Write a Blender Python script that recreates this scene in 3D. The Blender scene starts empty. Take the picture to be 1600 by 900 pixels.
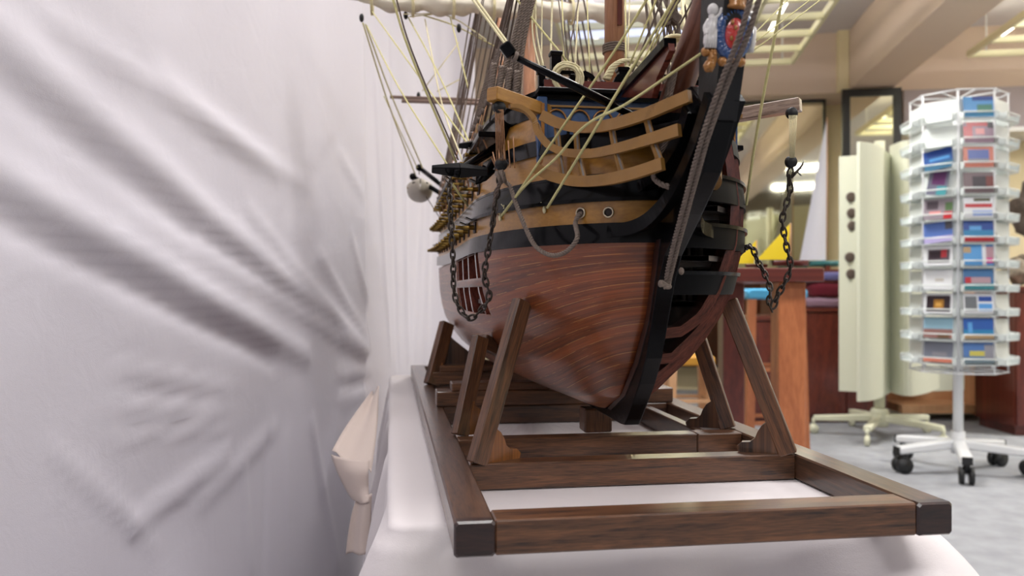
import bpy, math, random
from mathutils import Vector, Matrix
random.seed(7)
PI = math.pi
SC = bpy.context.scene
COL = SC.collection
H = 0.985            # camera height above the floor
FPX = 1280.0         # focal length in pixels of a 1600 wide frame
HOR = 455.0          # image row of the horizon

# ------------------------------------------------------------------ camera, world, light
cd = bpy.data.cameras.new('camera'); cam = bpy.data.objects.new('camera', cd); COL.objects.link(cam)
cam.location = (0, 0, H); cam.rotation_euler = (PI/2, 0, 0)
cd.sensor_width = 36.0; cd.lens = 36.0*FPX/1600.0; cd.shift_y = 5.0/1600.0
cd.clip_start = 0.05; cd.clip_end = 100
cd.dof.use_dof = True; cd.dof.focus_distance = 0.98; cd.dof.aperture_fstop = 6.2
SC.camera = cam
SC.view_settings.view_transform = 'Standard'; SC.view_settings.look = 'None'
SC.view_settings.gamma = 1.0; SC.view_settings.use_curve_mapping = False
SC.view_settings.exposure = 0.0
wd = bpy.data.worlds.new('world'); SC.world = wd; wd.use_nodes = True
wb = wd.node_tree.nodes['Background']; wb.inputs[0].default_value = (0.80, 0.87, 1.0, 1); wb.inputs[1].default_value = 0.9

def area(name, loc, sx, sy, power, color=(1, 1, 1), rot=(0, 0, 0)):
    l = bpy.data.lights.new(name, 'AREA'); l.shape = 'RECTANGLE'; l.size = sx; l.size_y = sy
    l.energy = power; l.color = color
    o = bpy.data.objects.new(name, l); COL.objects.link(o); o.location = loc; o.rotation_euler = rot
    return o
CEIL = 3.35
# tubes of the ceiling fixtures: one over the ship, the others along the hall
LAMPS = [(0.5, 1.2, 52), (-.4, -1.4, 46), (2.9, 1.2, 66), (1.0, 4.6, 95), (4.6, 5.0, 112), (3.2, -1.4, 66), (6.2, 2.4, 80)]
for i, (x, y, p) in enumerate(LAMPS):
    area('ceiling_tube_light', (x, y, CEIL-0.26), 1.15, 0.5, p, (1.0, 0.98, 0.96))

# ------------------------------------------------------------------ coordinates
CA, SA = 0.9892, 0.1468
def F(s, q, z):      # s: distance along the ship's axis, q: across from its centre line, z: from eye level
    t = q + 0.291
    return Vector((-SA*s + CA*t, CA*s + SA*t, H + z))
def sq(u, v, q):     # picture point on the plane at offset q -> (s, z)
    k = (u-800)/FPX; t = q + 0.291; Y = t/(CA*k + SA)
    return (CA*Y - SA*k*Y, -(v-HOR)/FPX*Y)
def W(u, v, q):
    s, z = sq(u, v, q); return F(s, q, z)
def WY(u, v, Y):
    return Vector(((u-800)/FPX*Y, Y, H - (v-HOR)/FPX*Y))
def WS(u, v, s):
    k = (u-800)/FPX; return WY(u, v, s/(CA - SA*k))

def interp(tab, x):
    if x <= tab[0][0]: return tab[0][1]
    for (a, b), (c, d) in zip(tab, tab[1:]):
        if x <= c: return b + (d-b)*(x-a)/(c-a)
    return tab[-1][1]
def catmull(pts, n=6):
    pts = [Vector(p) for p in pts]; out = []
    P = [2*pts[0]-pts[1]] + pts + [2*pts[-1]-pts[-2]]
    for i in range(1, len(P)-2):
        for k in range(n):
            t = k/n
            a, b, c, d = P[i-1], P[i], P[i+1], P[i+2]
            out.append(0.5*((2*b) + (c-a)*t + (2*a-5*b+4*c-d)*t*t + (3*b-a-3*c+d)*t**3))
    out.append(pts[-1].copy()); return out

# ------------------------------------------------------------------ mesh builder
class MB:
    def __init__(s): s.v = []; s.f = []; s.uv = []; s.m = []; s.sm = []
    def add(s, vs, fs, uvs=None, mat=0, smooth=False):
        b = len(s.v); s.v += [Vector(v) for v in vs]
        for i, f in enumerate(fs):
            s.f.append([b+j for j in f]); s.m.append(mat); s.sm.append(smooth)
            s.uv.append(uvs[i] if uvs else [(vs[j][0], vs[j][1]) for j in f])
        return s
    def frustum(s, base, top, mat=0, smooth=False):      # two loops of the same count, capped
        n = len(base); vs = list(base)+list(top)
        fs = [[i, (i+1) % n, n+(i+1) % n, n+i] for i in range(n)] + [list(range(n))[::-1], list(range(n, 2*n))]
        s.add(vs, fs, None, mat, smooth); return s
    def bar(s, p0, p1, w, h, side=None, mat=0, w1=None, h1=None, bev=0.0):   # board from p0 to p1, uv.x along it
        p0, p1 = Vector(p0), Vector(p1); d = (p1-p0); L = d.length; d.normalize()
        if side is None: side = Vector((0, 0, 1)).cross(d) if abs(d.z) < 0.95 else Vector((1, 0, 0))
        x = (Vector(side) - d*Vector(side).dot(d)).normalized(); y = d.cross(x).normalized()
        w1 = w if w1 is None else w1; h1 = h if h1 is None else h1
        def loop(p, a, b, ins=0.0):
            a = a/2-ins; b = b/2-ins; c = bev
            if c <= 0: pr = [(-a, -b), (a, -b), (a, b), (-a, b)]
            else: pr = [(-a+c, -b), (a-c, -b), (a, -b+c), (a, b-c), (a-c, b), (-a+c, b), (-a, b-c), (-a, -b+c)]
            return [p + x*i + y*j for i, j in pr]
        loops = [loop(p0, w, h), loop(p1, w1, h1)] if bev <= 0 else [loop(p0, w, h, bev*0.7), loop(p0+d*bev, w, h), loop(p1-d*bev, w1, h1), loop(p1, w1, h1, bev*0.7)]
        ls = [0, L] if bev <= 0 else [0, bev, L-bev, L]
        n = len(loops[0]); vs = [v for l in loops for v in l]; fs = []; uvs = []
        per = [0]
        for i in range(n): per.append(per[-1] + (loops[0][(i+1) % n]-loops[0][i]).length)
        o = random.random()*7
        for k in range(len(loops)-1):
            for i in range(n):
                fs.append([k*n+i, k*n+(i+1) % n, (k+1)*n+(i+1) % n, (k+1)*n+i])
                uvs.append([(ls[k]+o, per[i]+o), (ls[k]+o, per[i+1]+o), (ls[k+1]+o, per[i+1]+o), (ls[k+1]+o, per[i]+o)])
        m = len(loops)-1
        fs.append(list(range(n))[::-1]); uvs.append([((v-p0).dot(x)*.15+o, (v-p0).dot(y)+o) for v in loops[0][::-1]])
        fs.append([m*n+i for i in range(n)]); uvs.append([((v-p1).dot(x)*.15+o, (v-p1).dot(y)+o) for v in loops[-1]])
        s.add(vs, fs, uvs, mat); return s
    def box(s, lo, hi, mat=0):
        x0, y0, z0 = lo; x1, y1, z1 = hi
        vs = [(x0,y0,z0),(x1,y0,z0),(x1,y1,z0),(x0,y1,z0),(x0,y0,z1),(x1,y0,z1),(x1,y1,z1),(x0,y1,z1)]
        fs = [[0,3,2,1],[4,5,6,7],[0,1,5,4],[1,2,6,5],[2,3,7,6],[3,0,4,7]]
        s.add(vs, fs, None, mat); return s
    def tube(s, pts, r, n=8, mat=0, caps=True, flat=1.0):
        pts = [Vector(p) for p in pts]; rs = r if isinstance(r, (list, tuple)) else [r]*len(pts)
        t = (pts[1]-pts[0]).normalized()
        x = t.orthogonal().normalized(); vs = []; L = 0
        lens = []
        for i, p in enumerate(pts):
            a = pts[max(i-1, 0)]; b = pts[min(i+1, len(pts)-1)]
            t = (b-a).normalized() if (b-a).length > 1e-9 else t
            x = (x - t*x.dot(t))
            x = x.normalized() if x.length > 1e-6 else t.orthogonal().normalized()
            y = t.cross(x)
            if i: L += (p-pts[i-1]).length
            lens.append(L)
            for k in range(n):
                an = 2*PI*k/n; vs.append(p + x*math.cos(an)*rs[i] + y*math.sin(an)*rs[i]*flat)
        fs = []; uvs = []
        for i in range(len(pts)-1):
            for k in range(n):
                fs.append([i*n+k, i*n+(k+1) % n, (i+1)*n+(k+1) % n, (i+1)*n+k])
                uvs.append([(lens[i], k/n*.1), (lens[i], (k+1)/n*.1), (lens[i+1], (k+1)/n*.1), (lens[i+1], k/n*.1)])
        if caps:
            fs.append(list(range(n))[::-1]); uvs.append([(0, 0)]*n)
            fs.append([(len(pts)-1)*n+k for k in range(n)]); uvs.append([(0, 0)]*n)
        s.add(vs, fs, uvs, mat, True); return s
    def laid(s, pts, r, pitch=None, mat=0, strands=3):        # rope laid of three strands
        pts = catmull(pts, 1) if len(pts) < 3 else pts
        pitch = pitch or r*7; dense = []; 
        for a, b in zip(pts, pts[1:]):
            a, b = Vector(a), Vector(b); m = max(1, int((b-a).length/(pitch/7)))
            dense += [a.lerp(b, k/m) for k in range(m)]
        dense.append(Vector(pts[-1]))
        L = [0]
        for a, b in zip(dense, dense[1:]): L.append(L[-1]+(b-a).length)
        fr = []; x = (dense[1]-dense[0]).normalized().orthogonal().normalized()
        for i, p in enumerate(dense):
            t = (dense[min(i+1, len(dense)-1)]-dense[max(i-1, 0)]).normalized()
            x = (x-t*x.dot(t)).normalized(); fr.append((x.copy(), t.cross(x)))
        for k in range(strands):
            q = []
            for i, p in enumerate(dense):
                an = 2*PI*(L[i]/pitch + k/strands); q.append(p + (fr[i][0]*math.cos(an)+fr[i][1]*math.sin(an))*r*.58)
            s.tube(q, r*.5, 6, mat)
        return s
    def grid(s, rows, mat=0, smooth=True, uvf=None, close=False):   # rows: list of equal-length vertex lists
        n = len(rows[0]); vs = [v for r in rows for v in r]; fs = []; uvs = []
        for i in range(len(rows)-1):
            for j in range(n-1):
                q = [(i, j), (i, j+1), (i+1, j+1), (i+1, j)]
                fs.append([a*n+b for a, b in q])
                uvs.append([uvf(a, b) for a, b in q] if uvf else [(a*.1, b*.1) for a, b in q])
        s.add(vs, fs, uvs, mat, smooth); return s
    def ball(s, c, rx, ry=None, rz=None, mat=0, n=10, axes=None):
        ry = ry or rx; rz = rz or rx; c = Vector(c)
        X, Y, Z = axes or (Vector((1,0,0)), Vector((0,1,0)), Vector((0,0,1)))
        rows = []
        for i in range(n+1):
            a = PI*i/n
            rows.append([c + X*(rx*math.sin(a)*math.cos(2*PI*j/(n*2))) + Y*(ry*math.sin(a)*math.sin(2*PI*j/(n*2))) + Z*(rz*math.cos(a)) for j in range(n*2+1)])
        return s.grid(rows, mat)
    def disc(s, c, axis, r, th, n=20, mat=0, prof=None):     # lathe about axis; prof = [(along, radius)]
        c = Vector(c); a = Vector(axis).normalized(); x = a.orthogonal().normalized(); y = a.cross(x)
        prof = prof or [(-th/2, 0.0001), (-th/2, r*.85), (-th/3, r), (th/3, r), (th/2, r*.85), (th/2, 0.0001)]
        rows = [[c + a*h + (x*math.cos(2*PI*j/n)+y*math.sin(2*PI*j/n))*rr for j in range(n+1)] for h, rr in prof]
        return s.grid(rows, mat)
    def plate(s, pts, off, mat=0):         # polygon given in 3d, extruded by vector off
        pts = [Vector(p) for p in pts]; off = Vector(off)
        return s.frustum(pts, [p+off for p in pts], mat)
    def ring(s, c, axis, R, r, n=24, m=6, mat=0, sx=1.0, xdir=None):
        c = Vector(c); a = Vector(axis).normalized()
        x = Vector(xdir) if xdir is not None else a.orthogonal()
        x = (x-a*x.dot(a)).normalized(); y = a.cross(x); rows = []
        for i in range(n+1):
            t = 2*PI*i/n; d = x*math.cos(t)*sx + y*math.sin(t); cc = c+d*R; dn = d.normalized()
            rows.append([cc + dn*math.cos(2*PI*j/m)*r + a*math.sin(2*PI*j/m)*r for j in range(m+1)])
        return s.grid(rows, mat)
    def build(s, name, mats, parent=None):
        me = bpy.data.meshes.new(name)
        M = parent_matrix(parent).inverted() if parent is not None else Matrix()
        me.from_pydata([M @ v for v in s.v], [], s.f); 
        uvl = me.uv_layers.new(name='UVMap'); k = 0; flat = []
        for u in s.uv: flat += [c for p in u for c in p]
        uvl.data.foreach_set('uv', flat)
        me.polygons.foreach_set('material_index', s.m); me.polygons.foreach_set('use_smooth', s.sm)
        for m in (mats if isinstance(mats, (list, tuple)) else [mats]): me.materials.append(m)
        me.update()
        o = bpy.data.objects.new(name, me); COL.objects.link(o)
        if parent is not None: o.parent = parent
        return o
def parent_matrix(p):
    M = p.matrix_basis.copy()
    while p.parent: p = p.parent; M = p.matrix_basis @ M
    return M
def thing(name, label, cat, loc=(0, 0, 0), rz=0.0, group=None):
    o = bpy.data.objects.new(name, None); COL.objects.link(o)
    o.location = loc; o.rotation_euler = (0, 0, rz); o.empty_display_size = .05
    return tag(o, label, cat, group)
def tag(o, label, cat, group=None):
    o['label'] = label; o['category'] = cat
    if group: o['group'] = group
    return o
def recentre(o):     # move a top-level mesh's origin to its base
    me = o.data; n = len(me.vertices)
    lo = Vector([min(v.co[i] for v in me.vertices) for i in range(3)]); hi = Vector([max(v.co[i] for v in me.vertices) for i in range(3)])
    c = Vector(((lo.x+hi.x)/2, (lo.y+hi.y)/2, lo.z)); me.transform(Matrix.Translation(-c)); o.location = c
    return o
def struct(name, mb, mat):
    o = mb.build(name, mat); o['kind'] = 'structure'; return o

# ------------------------------------------------------------------ materials
def nm(name):
    m = bpy.data.materials.new(name); m.use_nodes = True; nt = m.node_tree
    return m, nt, nt.nodes['Principled BSDF']
def lin(c): return tuple(((x/255)/12.92 if x/255 <= .04045 else ((x/255+.055)/1.055)**2.4) for x in c)+(1,)
def plain(name, rgb, rough=.5, metal=0, coat=0, noise=0, nscale=60, bump=0, bscale=200, spec=.5, sss=0, emit=0):
    m, nt, b = nm(name); c = lin(rgb); b.inputs['Base Color'].default_value = c
    b.inputs['Roughness'].default_value = rough; b.inputs['Metallic'].default_value = metal
    b.inputs['Coat Weight'].default_value = coat; b.inputs['Coat Roughness'].default_value = .12
    b.inputs['Specular IOR Level'].default_value = spec
    N = nt.nodes; K = nt.links
    if noise:
        tc = N.new('ShaderNodeTexCoord'); nz = N.new('ShaderNodeTexNoise'); nz.inputs['Scale'].default_value = nscale; nz.inputs['Detail'].default_value = 5
        K.new(tc.outputs['Object'], nz.inputs['Vector'])
        r = N.new('ShaderNodeValToRGB'); r.color_ramp.elements[0].position = .3; r.color_ramp.elements[1].position = .7
        r.color_ramp.elements[0].color = tuple(x*(1-noise) for x in c[:3])+(1,); r.color_ramp.elements[1].color = tuple(min(1, x*(1+noise)) for x in c[:3])+(1,)
        K.new(nz.outputs['Fac'], r.inputs['Fac']); K.new(r.outputs['Color'], b.inputs['Base Color'])
    if bump:
        tc = N.new('ShaderNodeTexCoord'); nz = N.new('ShaderNodeTexNoise'); nz.inputs['Scale'].default_value = bscale; nz.inputs['Detail'].default_value = 4
        bp = N.new('ShaderNodeBump'); bp.inputs['Strength'].default_value = bump; bp.inputs['Distance'].default_value = .002
        K.new(tc.outputs['Object'], nz.inputs['Vector']); K.new(nz.outputs['Fac'], bp.inputs['Height']); K.new(bp.outputs['Normal'], b.inputs['Normal'])
    if emit:
        b.inputs['Emission Color'].default_value = c; b.inputs['Emission Strength'].default_value = emit
    return m
def wood(name, dark, light, rough=.35, coat=.6, ls=5, ws=110, bump=.25, coat_r=.15):
    m, nt, b = nm(name); N = nt.nodes; K = nt.links
    uv = N.new('ShaderNodeUVMap'); mp = N.new('ShaderNodeMapping'); mp.inputs['Scale'].default_value = (ls, ws, 1)
    K.new(uv.outputs['UV'], mp.inputs['Vector'])
    n1 = N.new('ShaderNodeTexNoise'); n1.inputs['Scale'].default_value = 1; n1.inputs['Detail'].default_value = 7; n1.inputs['Distortion'].default_value = 1.2; n1.inputs['Roughness'].default_value = .65
    K.new(mp.outputs['Vector'], n1.inputs['Vector'])
    mp2 = N.new('ShaderNodeMapping'); mp2.inputs['Scale'].default_value = (ls*8, ws*7, 1); K.new(uv.outputs['UV'], mp2.inputs['Vector'])
    n2 = N.new('ShaderNodeTexNoise'); n2.inputs['Scale'].default_value = 1; n2.inputs['Detail'].default_value = 3; K.new(mp2.outputs['Vector'], n2.inputs['Vector'])
    mx = N.new('ShaderNodeMath'); mx.operation = 'MULTIPLY_ADD'; mx.inputs[1].default_value = .5
    K.new(n2.outputs['Fac'], mx.inputs[0]); K.new(n1.outputs['Fac'], mx.inputs[2])
    r = N.new('ShaderNodeValToRGB'); r.color_ramp.elements[0].position = .54; r.color_ramp.elements[1].position = .94
    r.color_ramp.elements[0].color = lin(dark); r.color_ramp.elements[1].color = lin(light)
    K.new(mx.outputs[0], r.inputs['Fac']); K.new(r.outputs['Color'], b.inputs['Base Color'])
    bp = N.new('ShaderNodeBump'); bp.inputs['Strength'].default_value = bump; bp.inputs['Distance'].default_value = .0006
    K.new(mx.outputs[0], bp.inputs['Height']); K.new(bp.outputs['Normal'], b.inputs['Normal'])
    b.inputs['Roughness'].default_value = rough; b.inputs['Coat Weight'].default_value = coat; b.inputs['Coat Roughness'].default_value = coat_r
    return m
def planked(name, dark, light, line, nplank=15, rough=.38, coat=.4):
    # uv.x = metres along the ship, uv.y = plank count across the girth
    m, nt, b = nm(name); N = nt.nodes; K = nt.links
    uv = N.new('ShaderNodeUVMap'); sp = N.new('ShaderNodeSeparateXYZ'); K.new(uv.outputs['UV'], sp.inputs[0])
    fr = N.new('ShaderNodeMath'); fr.operation = 'FRACT'; K.new(sp.outputs['Y'], fr.inputs[0])
    fl = N.new('ShaderNodeMath'); fl.operation = 'FLOOR'; K.new(sp.outputs['Y'], fl.inputs[0])
    wn = N.new('ShaderNodeTexWhiteNoise'); wn.noise_dimensions = '1D'; K.new(fl.outputs[0], wn.inputs['W'])
    mp = N.new('ShaderNodeMapping'); mp.inputs['Scale'].default_value = (9, 3.2, 1); K.new(uv.outputs['UV'], mp.inputs['Vector'])
    n1 = N.new('ShaderNodeTexNoise'); n1.inputs['Scale'].default_value = 1; n1.inputs['Detail'].default_value = 8; n1.inputs['Distortion'].default_value = .8; K.new(mp.outputs[0], n1.inputs['Vector'])
    ad = N.new('ShaderNodeMath'); ad.operation = 'MULTIPLY_ADD'; ad.inputs[1].default_value = .35; K.new(wn.outputs['Value'], ad.inputs[0]); K.new(n1.outputs['Fac'], ad.inputs[2])
    r = N.new('ShaderNodeValToRGB'); r.color_ramp.elements[0].position = .35; r.color_ramp.elements[1].position = .95
    r.color_ramp.elements[0].color = lin(dark); r.color_ramp.elements[1].color = lin(light); K.new(ad.outputs[0], r.inputs['Fac'])
    # thin seam, broken by a long noise
    lt = N.new('ShaderNodeMath'); lt.operation = 'LESS_THAN'; lt.inputs[1].default_value = .055; K.new(fr.outputs[0], lt.inputs[0])
    mp3 = N.new('ShaderNodeMapping'); mp3.inputs['Scale'].default_value = (30, 5, 1); K.new(uv.outputs['UV'], mp3.inputs['Vector'])
    n3 = N.new('ShaderNodeTexNoise'); n3.inputs['Scale'].default_value = 1; n3.inputs['Detail'].default_value = 4; K.new(mp3.outputs[0], n3.inputs['Vector'])
    g = N.new('ShaderNodeMath'); g.operation = 'GREATER_THAN'; g.inputs[1].default_value = .49; K.new(n3.outputs['Fac'], g.inputs[0])
    mu = N.new('ShaderNodeMath'); mu.operation = 'MULTIPLY'; K.new(lt.outputs[0], mu.inputs[0]); K.new(g.outputs[0], mu.inputs[1])
    # short pale flecks of the grain
    mp4 = N.new('ShaderNodeMapping'); mp4.inputs['Scale'].default_value = (45, 16, 1); K.new(uv.outputs['UV'], mp4.inputs['Vector'])
    n4 = N.new('ShaderNodeTexNoise'); n4.inputs['Scale'].default_value = 1; n4.inputs['Detail'].default_value = 2; K.new(mp4.outputs[0], n4.inputs['Vector'])
    g4 = N.new('ShaderNodeMath'); g4.operation = 'GREATER_THAN'; g4.inputs[1].default_value = .70; K.new(n4.outputs['Fac'], g4.inputs[0])
    mm = N.new('ShaderNodeMath'); mm.operation = 'MAXIMUM'; K.new(mu.outputs[0], mm.inputs[0]); K.new(g4.outputs[0], mm.inputs[1])
    ml = N.new('ShaderNodeMath'); ml.operation = 'MULTIPLY'; ml.inputs[1].default_value = .62; K.new(mm.outputs[0], ml.inputs[0])
    mix = N.new('ShaderNodeMix'); mix.data_type = 'RGBA'; K.new(ml.outputs[0], mix.inputs['Factor']); K.new(r.outputs['Color'], mix.inputs['A']); mix.inputs['B'].default_value = lin(line)
    K.new(mix.outputs['Result'], b.inputs['Base Color'])
    bp = N.new('ShaderNodeBump'); bp.inputs['Strength'].default_value = .5; bp.inputs['Distance'].default_value = .0006; bp.invert = True
    K.new(lt.outputs[0], bp.inputs['Height']); K.new(bp.outputs['Normal'], b.inputs['Normal'])
    b.inputs['Roughness'].default_value = rough; b.inputs['Coat Weight'].default_value = coat; b.inputs['Coat Roughness'].default_value = .2
    return m
def cloth(name, rgb, bump=.3, scale=900, trans=.0):
    m, nt, b = nm(name); N = nt.nodes; K = nt.links
    b.inputs['Base Color'].default_value = lin(rgb); b.inputs['Roughness'].default_value = .85; b.inputs['Specular IOR Level'].default_value = .2
    b.inputs['Sheen Weight'].default_value = .15
    tc = N.new('ShaderNodeTexCoord'); n = N.new('ShaderNodeTexNoise'); n.inputs['Scale'].default_value = 16; n.inputs['Detail'].default_value = 6
    n.inputs['Distortion'].default_value = .6
    K.new(tc.outputs['Object'], n.inputs['Vector'])
    w = N.new('ShaderNodeTexNoise'); w.inputs['Scale'].default_value = scale; K.new(tc.outputs['Object'], w.inputs['Vector'])
    a = N.new('ShaderNodeMath'); a.operation = 'MULTIPLY_ADD'; a.inputs[1].default_value = .12; K.new(w.outputs['Fac'], a.inputs[0]); K.new(n.outputs['Fac'], a.inputs[2])
    bp = N.new('ShaderNodeBump'); bp.inputs['Strength'].default_value = bump; bp.inputs['Distance'].default_value = .006
    K.new(a.outputs[0], bp.inputs['Height']); K.new(bp.outputs['Normal'], b.inputs['Normal'])
    return m

M_walnut = wood('walnut', (34, 21, 15), (96, 64, 43), .4, .55, 6, 95)
M_walnut_mid = wood('walnut_mid', (38, 24, 17), (116, 76, 48), .42, .5, 6, 95)
M_walnut_gold = wood('walnut_gold', (74, 42, 18), (150, 92, 42), .42, .5, 7, 100)
M_endgrain = wood('endgrain', (26, 13, 12), (54, 30, 24), .4, .5, 60, 60)
M_hull = planked('hull_planks', (74, 33, 15), (148, 77, 36), (204, 150, 82))
M_rib = wood('rib_red', (64, 26, 20), (118, 58, 44), .25, .9, 20, 60, .15)
M_black = plain('black_enamel', (7, 7, 9), .22, coat=.05, spec=.28, bump=.12, bscale=120)
M_black.node_tree.nodes['Principled BSDF'].inputs['IOR'].default_value = 1.28
M_blackm = plain('black_paint', (16, 16, 19), .45, spec=.35, bump=.15, bscale=180)
M_dull = plain('dull_black', (13, 13, 15), .5, spec=.25)
M_dull.node_tree.nodes['Principled BSDF'].inputs['IOR'].default_value = 1.25
M_wale = plain('wale_grey_black', (10, 10, 12), .2, coat=.08, spec=.3, bump=.1, bscale=80)
M_wale.node_tree.nodes['Principled BSDF'].inputs['IOR'].default_value = 1.32
M_yellow = wood('ochre_paint', (140, 94, 26), (172, 122, 44), .38, .45, 10, 40, .3, .25)
M_orn = plain('ochre_trim', (142, 102, 46), .5, coat=.2, noise=.08, nscale=50, bump=.2, bscale=150)
M_blue = plain('navy_paint', (48, 76, 118), .4, coat=.4, noise=.25, nscale=60, bump=.3, bscale=140)
M_bluegl = plain('blue_glaze', (28, 66, 118), .22, coat=.8, bump=.5, bscale=260)
M_red = plain('red_glaze', (176, 42, 38), .25, coat=.8, bump=.6, bscale=300)
M_gold = plain('gold_paint', (150, 100, 42), .35, metal=.3, coat=.4, bump=.5, bscale=300)
M_white = plain('white_glaze', (205, 202, 200), .35, coat=.5, bump=.5, bscale=250)
M_brass = plain('brass', (132, 106, 54), .34, metal=1.0, bump=.2, bscale=300)
M_mast = wood('mast_wood', (146, 100, 70), (184, 132, 98), .45, .3, 6, 60, .15)
M_sprit = wood('bowsprit_wood', (84, 46, 32), (126, 76, 54), .45, .35, 6, 60, .15)
M_spar = wood('spar_wood', (96, 76, 66), (136, 112, 100), .5, .2, 6, 60, .15)
M_tin = plain('tin_ring', (200, 186, 160), .3, metal=.8)
M_deckwood = wood('deck_wood', (120, 88, 60), (160, 122, 84), .5, .2, 6, 120)
M_grey = plain('grey_varnish', (128, 120, 116), .4, coat=.4, noise=.15, nscale=30)
M_cathead = wood('cathead_wood', (92, 66, 50), (180, 156, 140), .3, .8, 12, 150, .6)
M_chain = plain('chain_iron', (62, 54, 48), .45, metal=.6, bump=.5, bscale=500, noise=.3, nscale=200)
M_ropeg = plain('grey_rope', (122, 108, 98), .85, noise=.2, nscale=300, bump=.6, bscale=1200)
M_ropey = plain('yellow_rope', (196, 188, 132), .8, noise=.12, nscale=200, bump=.4, bscale=1000)
M_ropec = plain('cream_rope', (214, 204, 164), .8, noise=.1, nscale=200, bump=.4, bscale=1000)
M_ropet = plain('tan_rope', (160, 116, 82), .8, noise=.15, nscale=300)
M_ropeb = plain('brown_rope', (96, 82, 74), .85, noise=.2, nscale=300, bump=.5, bscale=1200)
M_sail = cloth('sail_cloth', (204, 196, 180), .5, 500)
M_boat = plain('boat_white', (176, 168, 154), .5, noise=.1, nscale=20)
M_lining = plain('dark_inside', (34, 18, 15), .6)

M_curtain = cloth('curtain_cloth', (212, 208, 217), .24)
M_cloth = cloth('table_cloth', (222, 215, 216), .25)
M_clothp = cloth('table_cloth_hem', (206, 190, 182), .2)
M_carpet = plain('carpet', (158, 160, 165), .95, noise=.12, nscale=9, bump=.6, bscale=300, spec=.1)
M_wall = plain('cream_wall', (236, 222, 184), .8, noise=.03, nscale=3)
M_wallp = plain('pink_beam', (222, 202, 186), .8)
M_ceil = plain('ceiling_white', (216, 212, 216), .85)
M_lilac = plain('lilac_panel', (176, 166, 172), .7)
M_frame = plain('black_frame', (28, 28, 30), .4)
M_mirror = plain('mirror', (232, 230, 205), .04, metal=1.0)
M_whitem = plain('white_metal', (232, 234, 236), .35, coat=.3)
M_whitep = plain('white_pocket', (226, 232, 230), .3, coat=.3)
M_cream = plain('cream_panel', (218, 220, 200), .6)
M_creamd = plain('cream_base', (222, 222, 196), .45)
M_rubber = plain('black_rubber', (26, 27, 29), .5)
M_mahog = wood('mahogany', (74, 26, 20), (112, 46, 34), .35, .4, 3, 12, .1)
M_orange = wood('orange_wood', (150, 84, 48), (186, 114, 70), .4, .3, 3, 14, .1)
M_beech = wood('beech', (196, 146, 104), (222, 176, 132), .5, .2, 3, 20, .1)
M_lampglow = plain('lamp_tube', (255, 246, 225), .5, emit=7)
M_lampgrid = plain('lamp_louvre', (236, 232, 196), .4)
M_diff = plain('cool_diffuser', (214, 222, 255), .5, emit=1.0)
M_blind = plain('blind_slat', (236, 236, 240), .5)

# ------------------------------------------------------------------ the room
# the hall's own axis leans 8.4 degrees to the right of the view
RA = math.radians(-8.4)
def R(a, b, z): return Vector((math.cos(RA)*a - math.sin(RA)*b, math.sin(RA)*a + math.cos(RA)*b, z))
def rbox(mb, lo, hi, mat=0):
    x0, y0, z0 = lo; x1, y1, z1 = hi
    return mb.frustum([R(x0,y0,z0), R(x1,y0,z0), R(x1,y1,z0), R(x0,y1,z0)], [R(x0,y0,z1), R(x1,y0,z1), R(x1,y1,z1), R(x0,y1,z1)], mat)
BW = 8.2     # distance of the back wall along the hall
struct('floor', rbox(MB(), (-5, -5, -.1), (9, 9.4, 0)), M_carpet)
struct('ceiling', rbox(MB(), (-5, -5, CEIL), (9, 9.4, CEIL+.1)), M_ceil)
struct('wall_back', rbox(MB(), (-5, BW+.15, 0), (9, BW+.3, CEIL)), M_wall)
struct('wall_right', rbox(MB(), (7.5, -5, 0), (7.7, 9, CEIL)), M_wall)
struct('wall_left', rbox(MB(), (-3.6, -5, 0), (-3.4, 9, CEIL)), M_wall)
w = MB(); rbox(w, (-5, -4.2, 0), (9, -4.0, 1.5)); rbox(w, (-5, -4.2, 2.6), (9, -4.0, CEIL))
for a in (-5, -2.0, 1.4, 4.4): rbox(w, (a, -4.2, 1.5), (a+1.5, -4.0, 2.6))
struct('wall_front', w, plain('brown_wall', (128, 118, 104), .8))
# dropped soffit along the back wall, diagonal downstand beams, post
struct('trim_1', rbox(MB(), (-3.4, BW-.35, 2.80), (7.5, BW+.15, CEIL)), M_wallp)
struct('trim_2', rbox(MB(), (1.94, -4, 2.81), (2.30, BW-.35, CEIL)), M_wallp)
struct('trim_3', rbox(MB(), (5.6, -4, 2.81), (5.96, BW-.35, CEIL)), M_wallp)
struct('trim_4', rbox(MB(), (1.84, BW-.42, 2.80), (1.935, BW-.35, CEIL)), M_wall)
struct('trim_5', rbox(MB(), (2.42, BW-.37, 2.44), (7.5, BW+.14, 2.80)), M_lilac)
struct('trim_6', rbox(MB(), (2.42, BW-.39, 2.40), (7.5, BW+.14, 2.44)), M_whitem)

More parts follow.
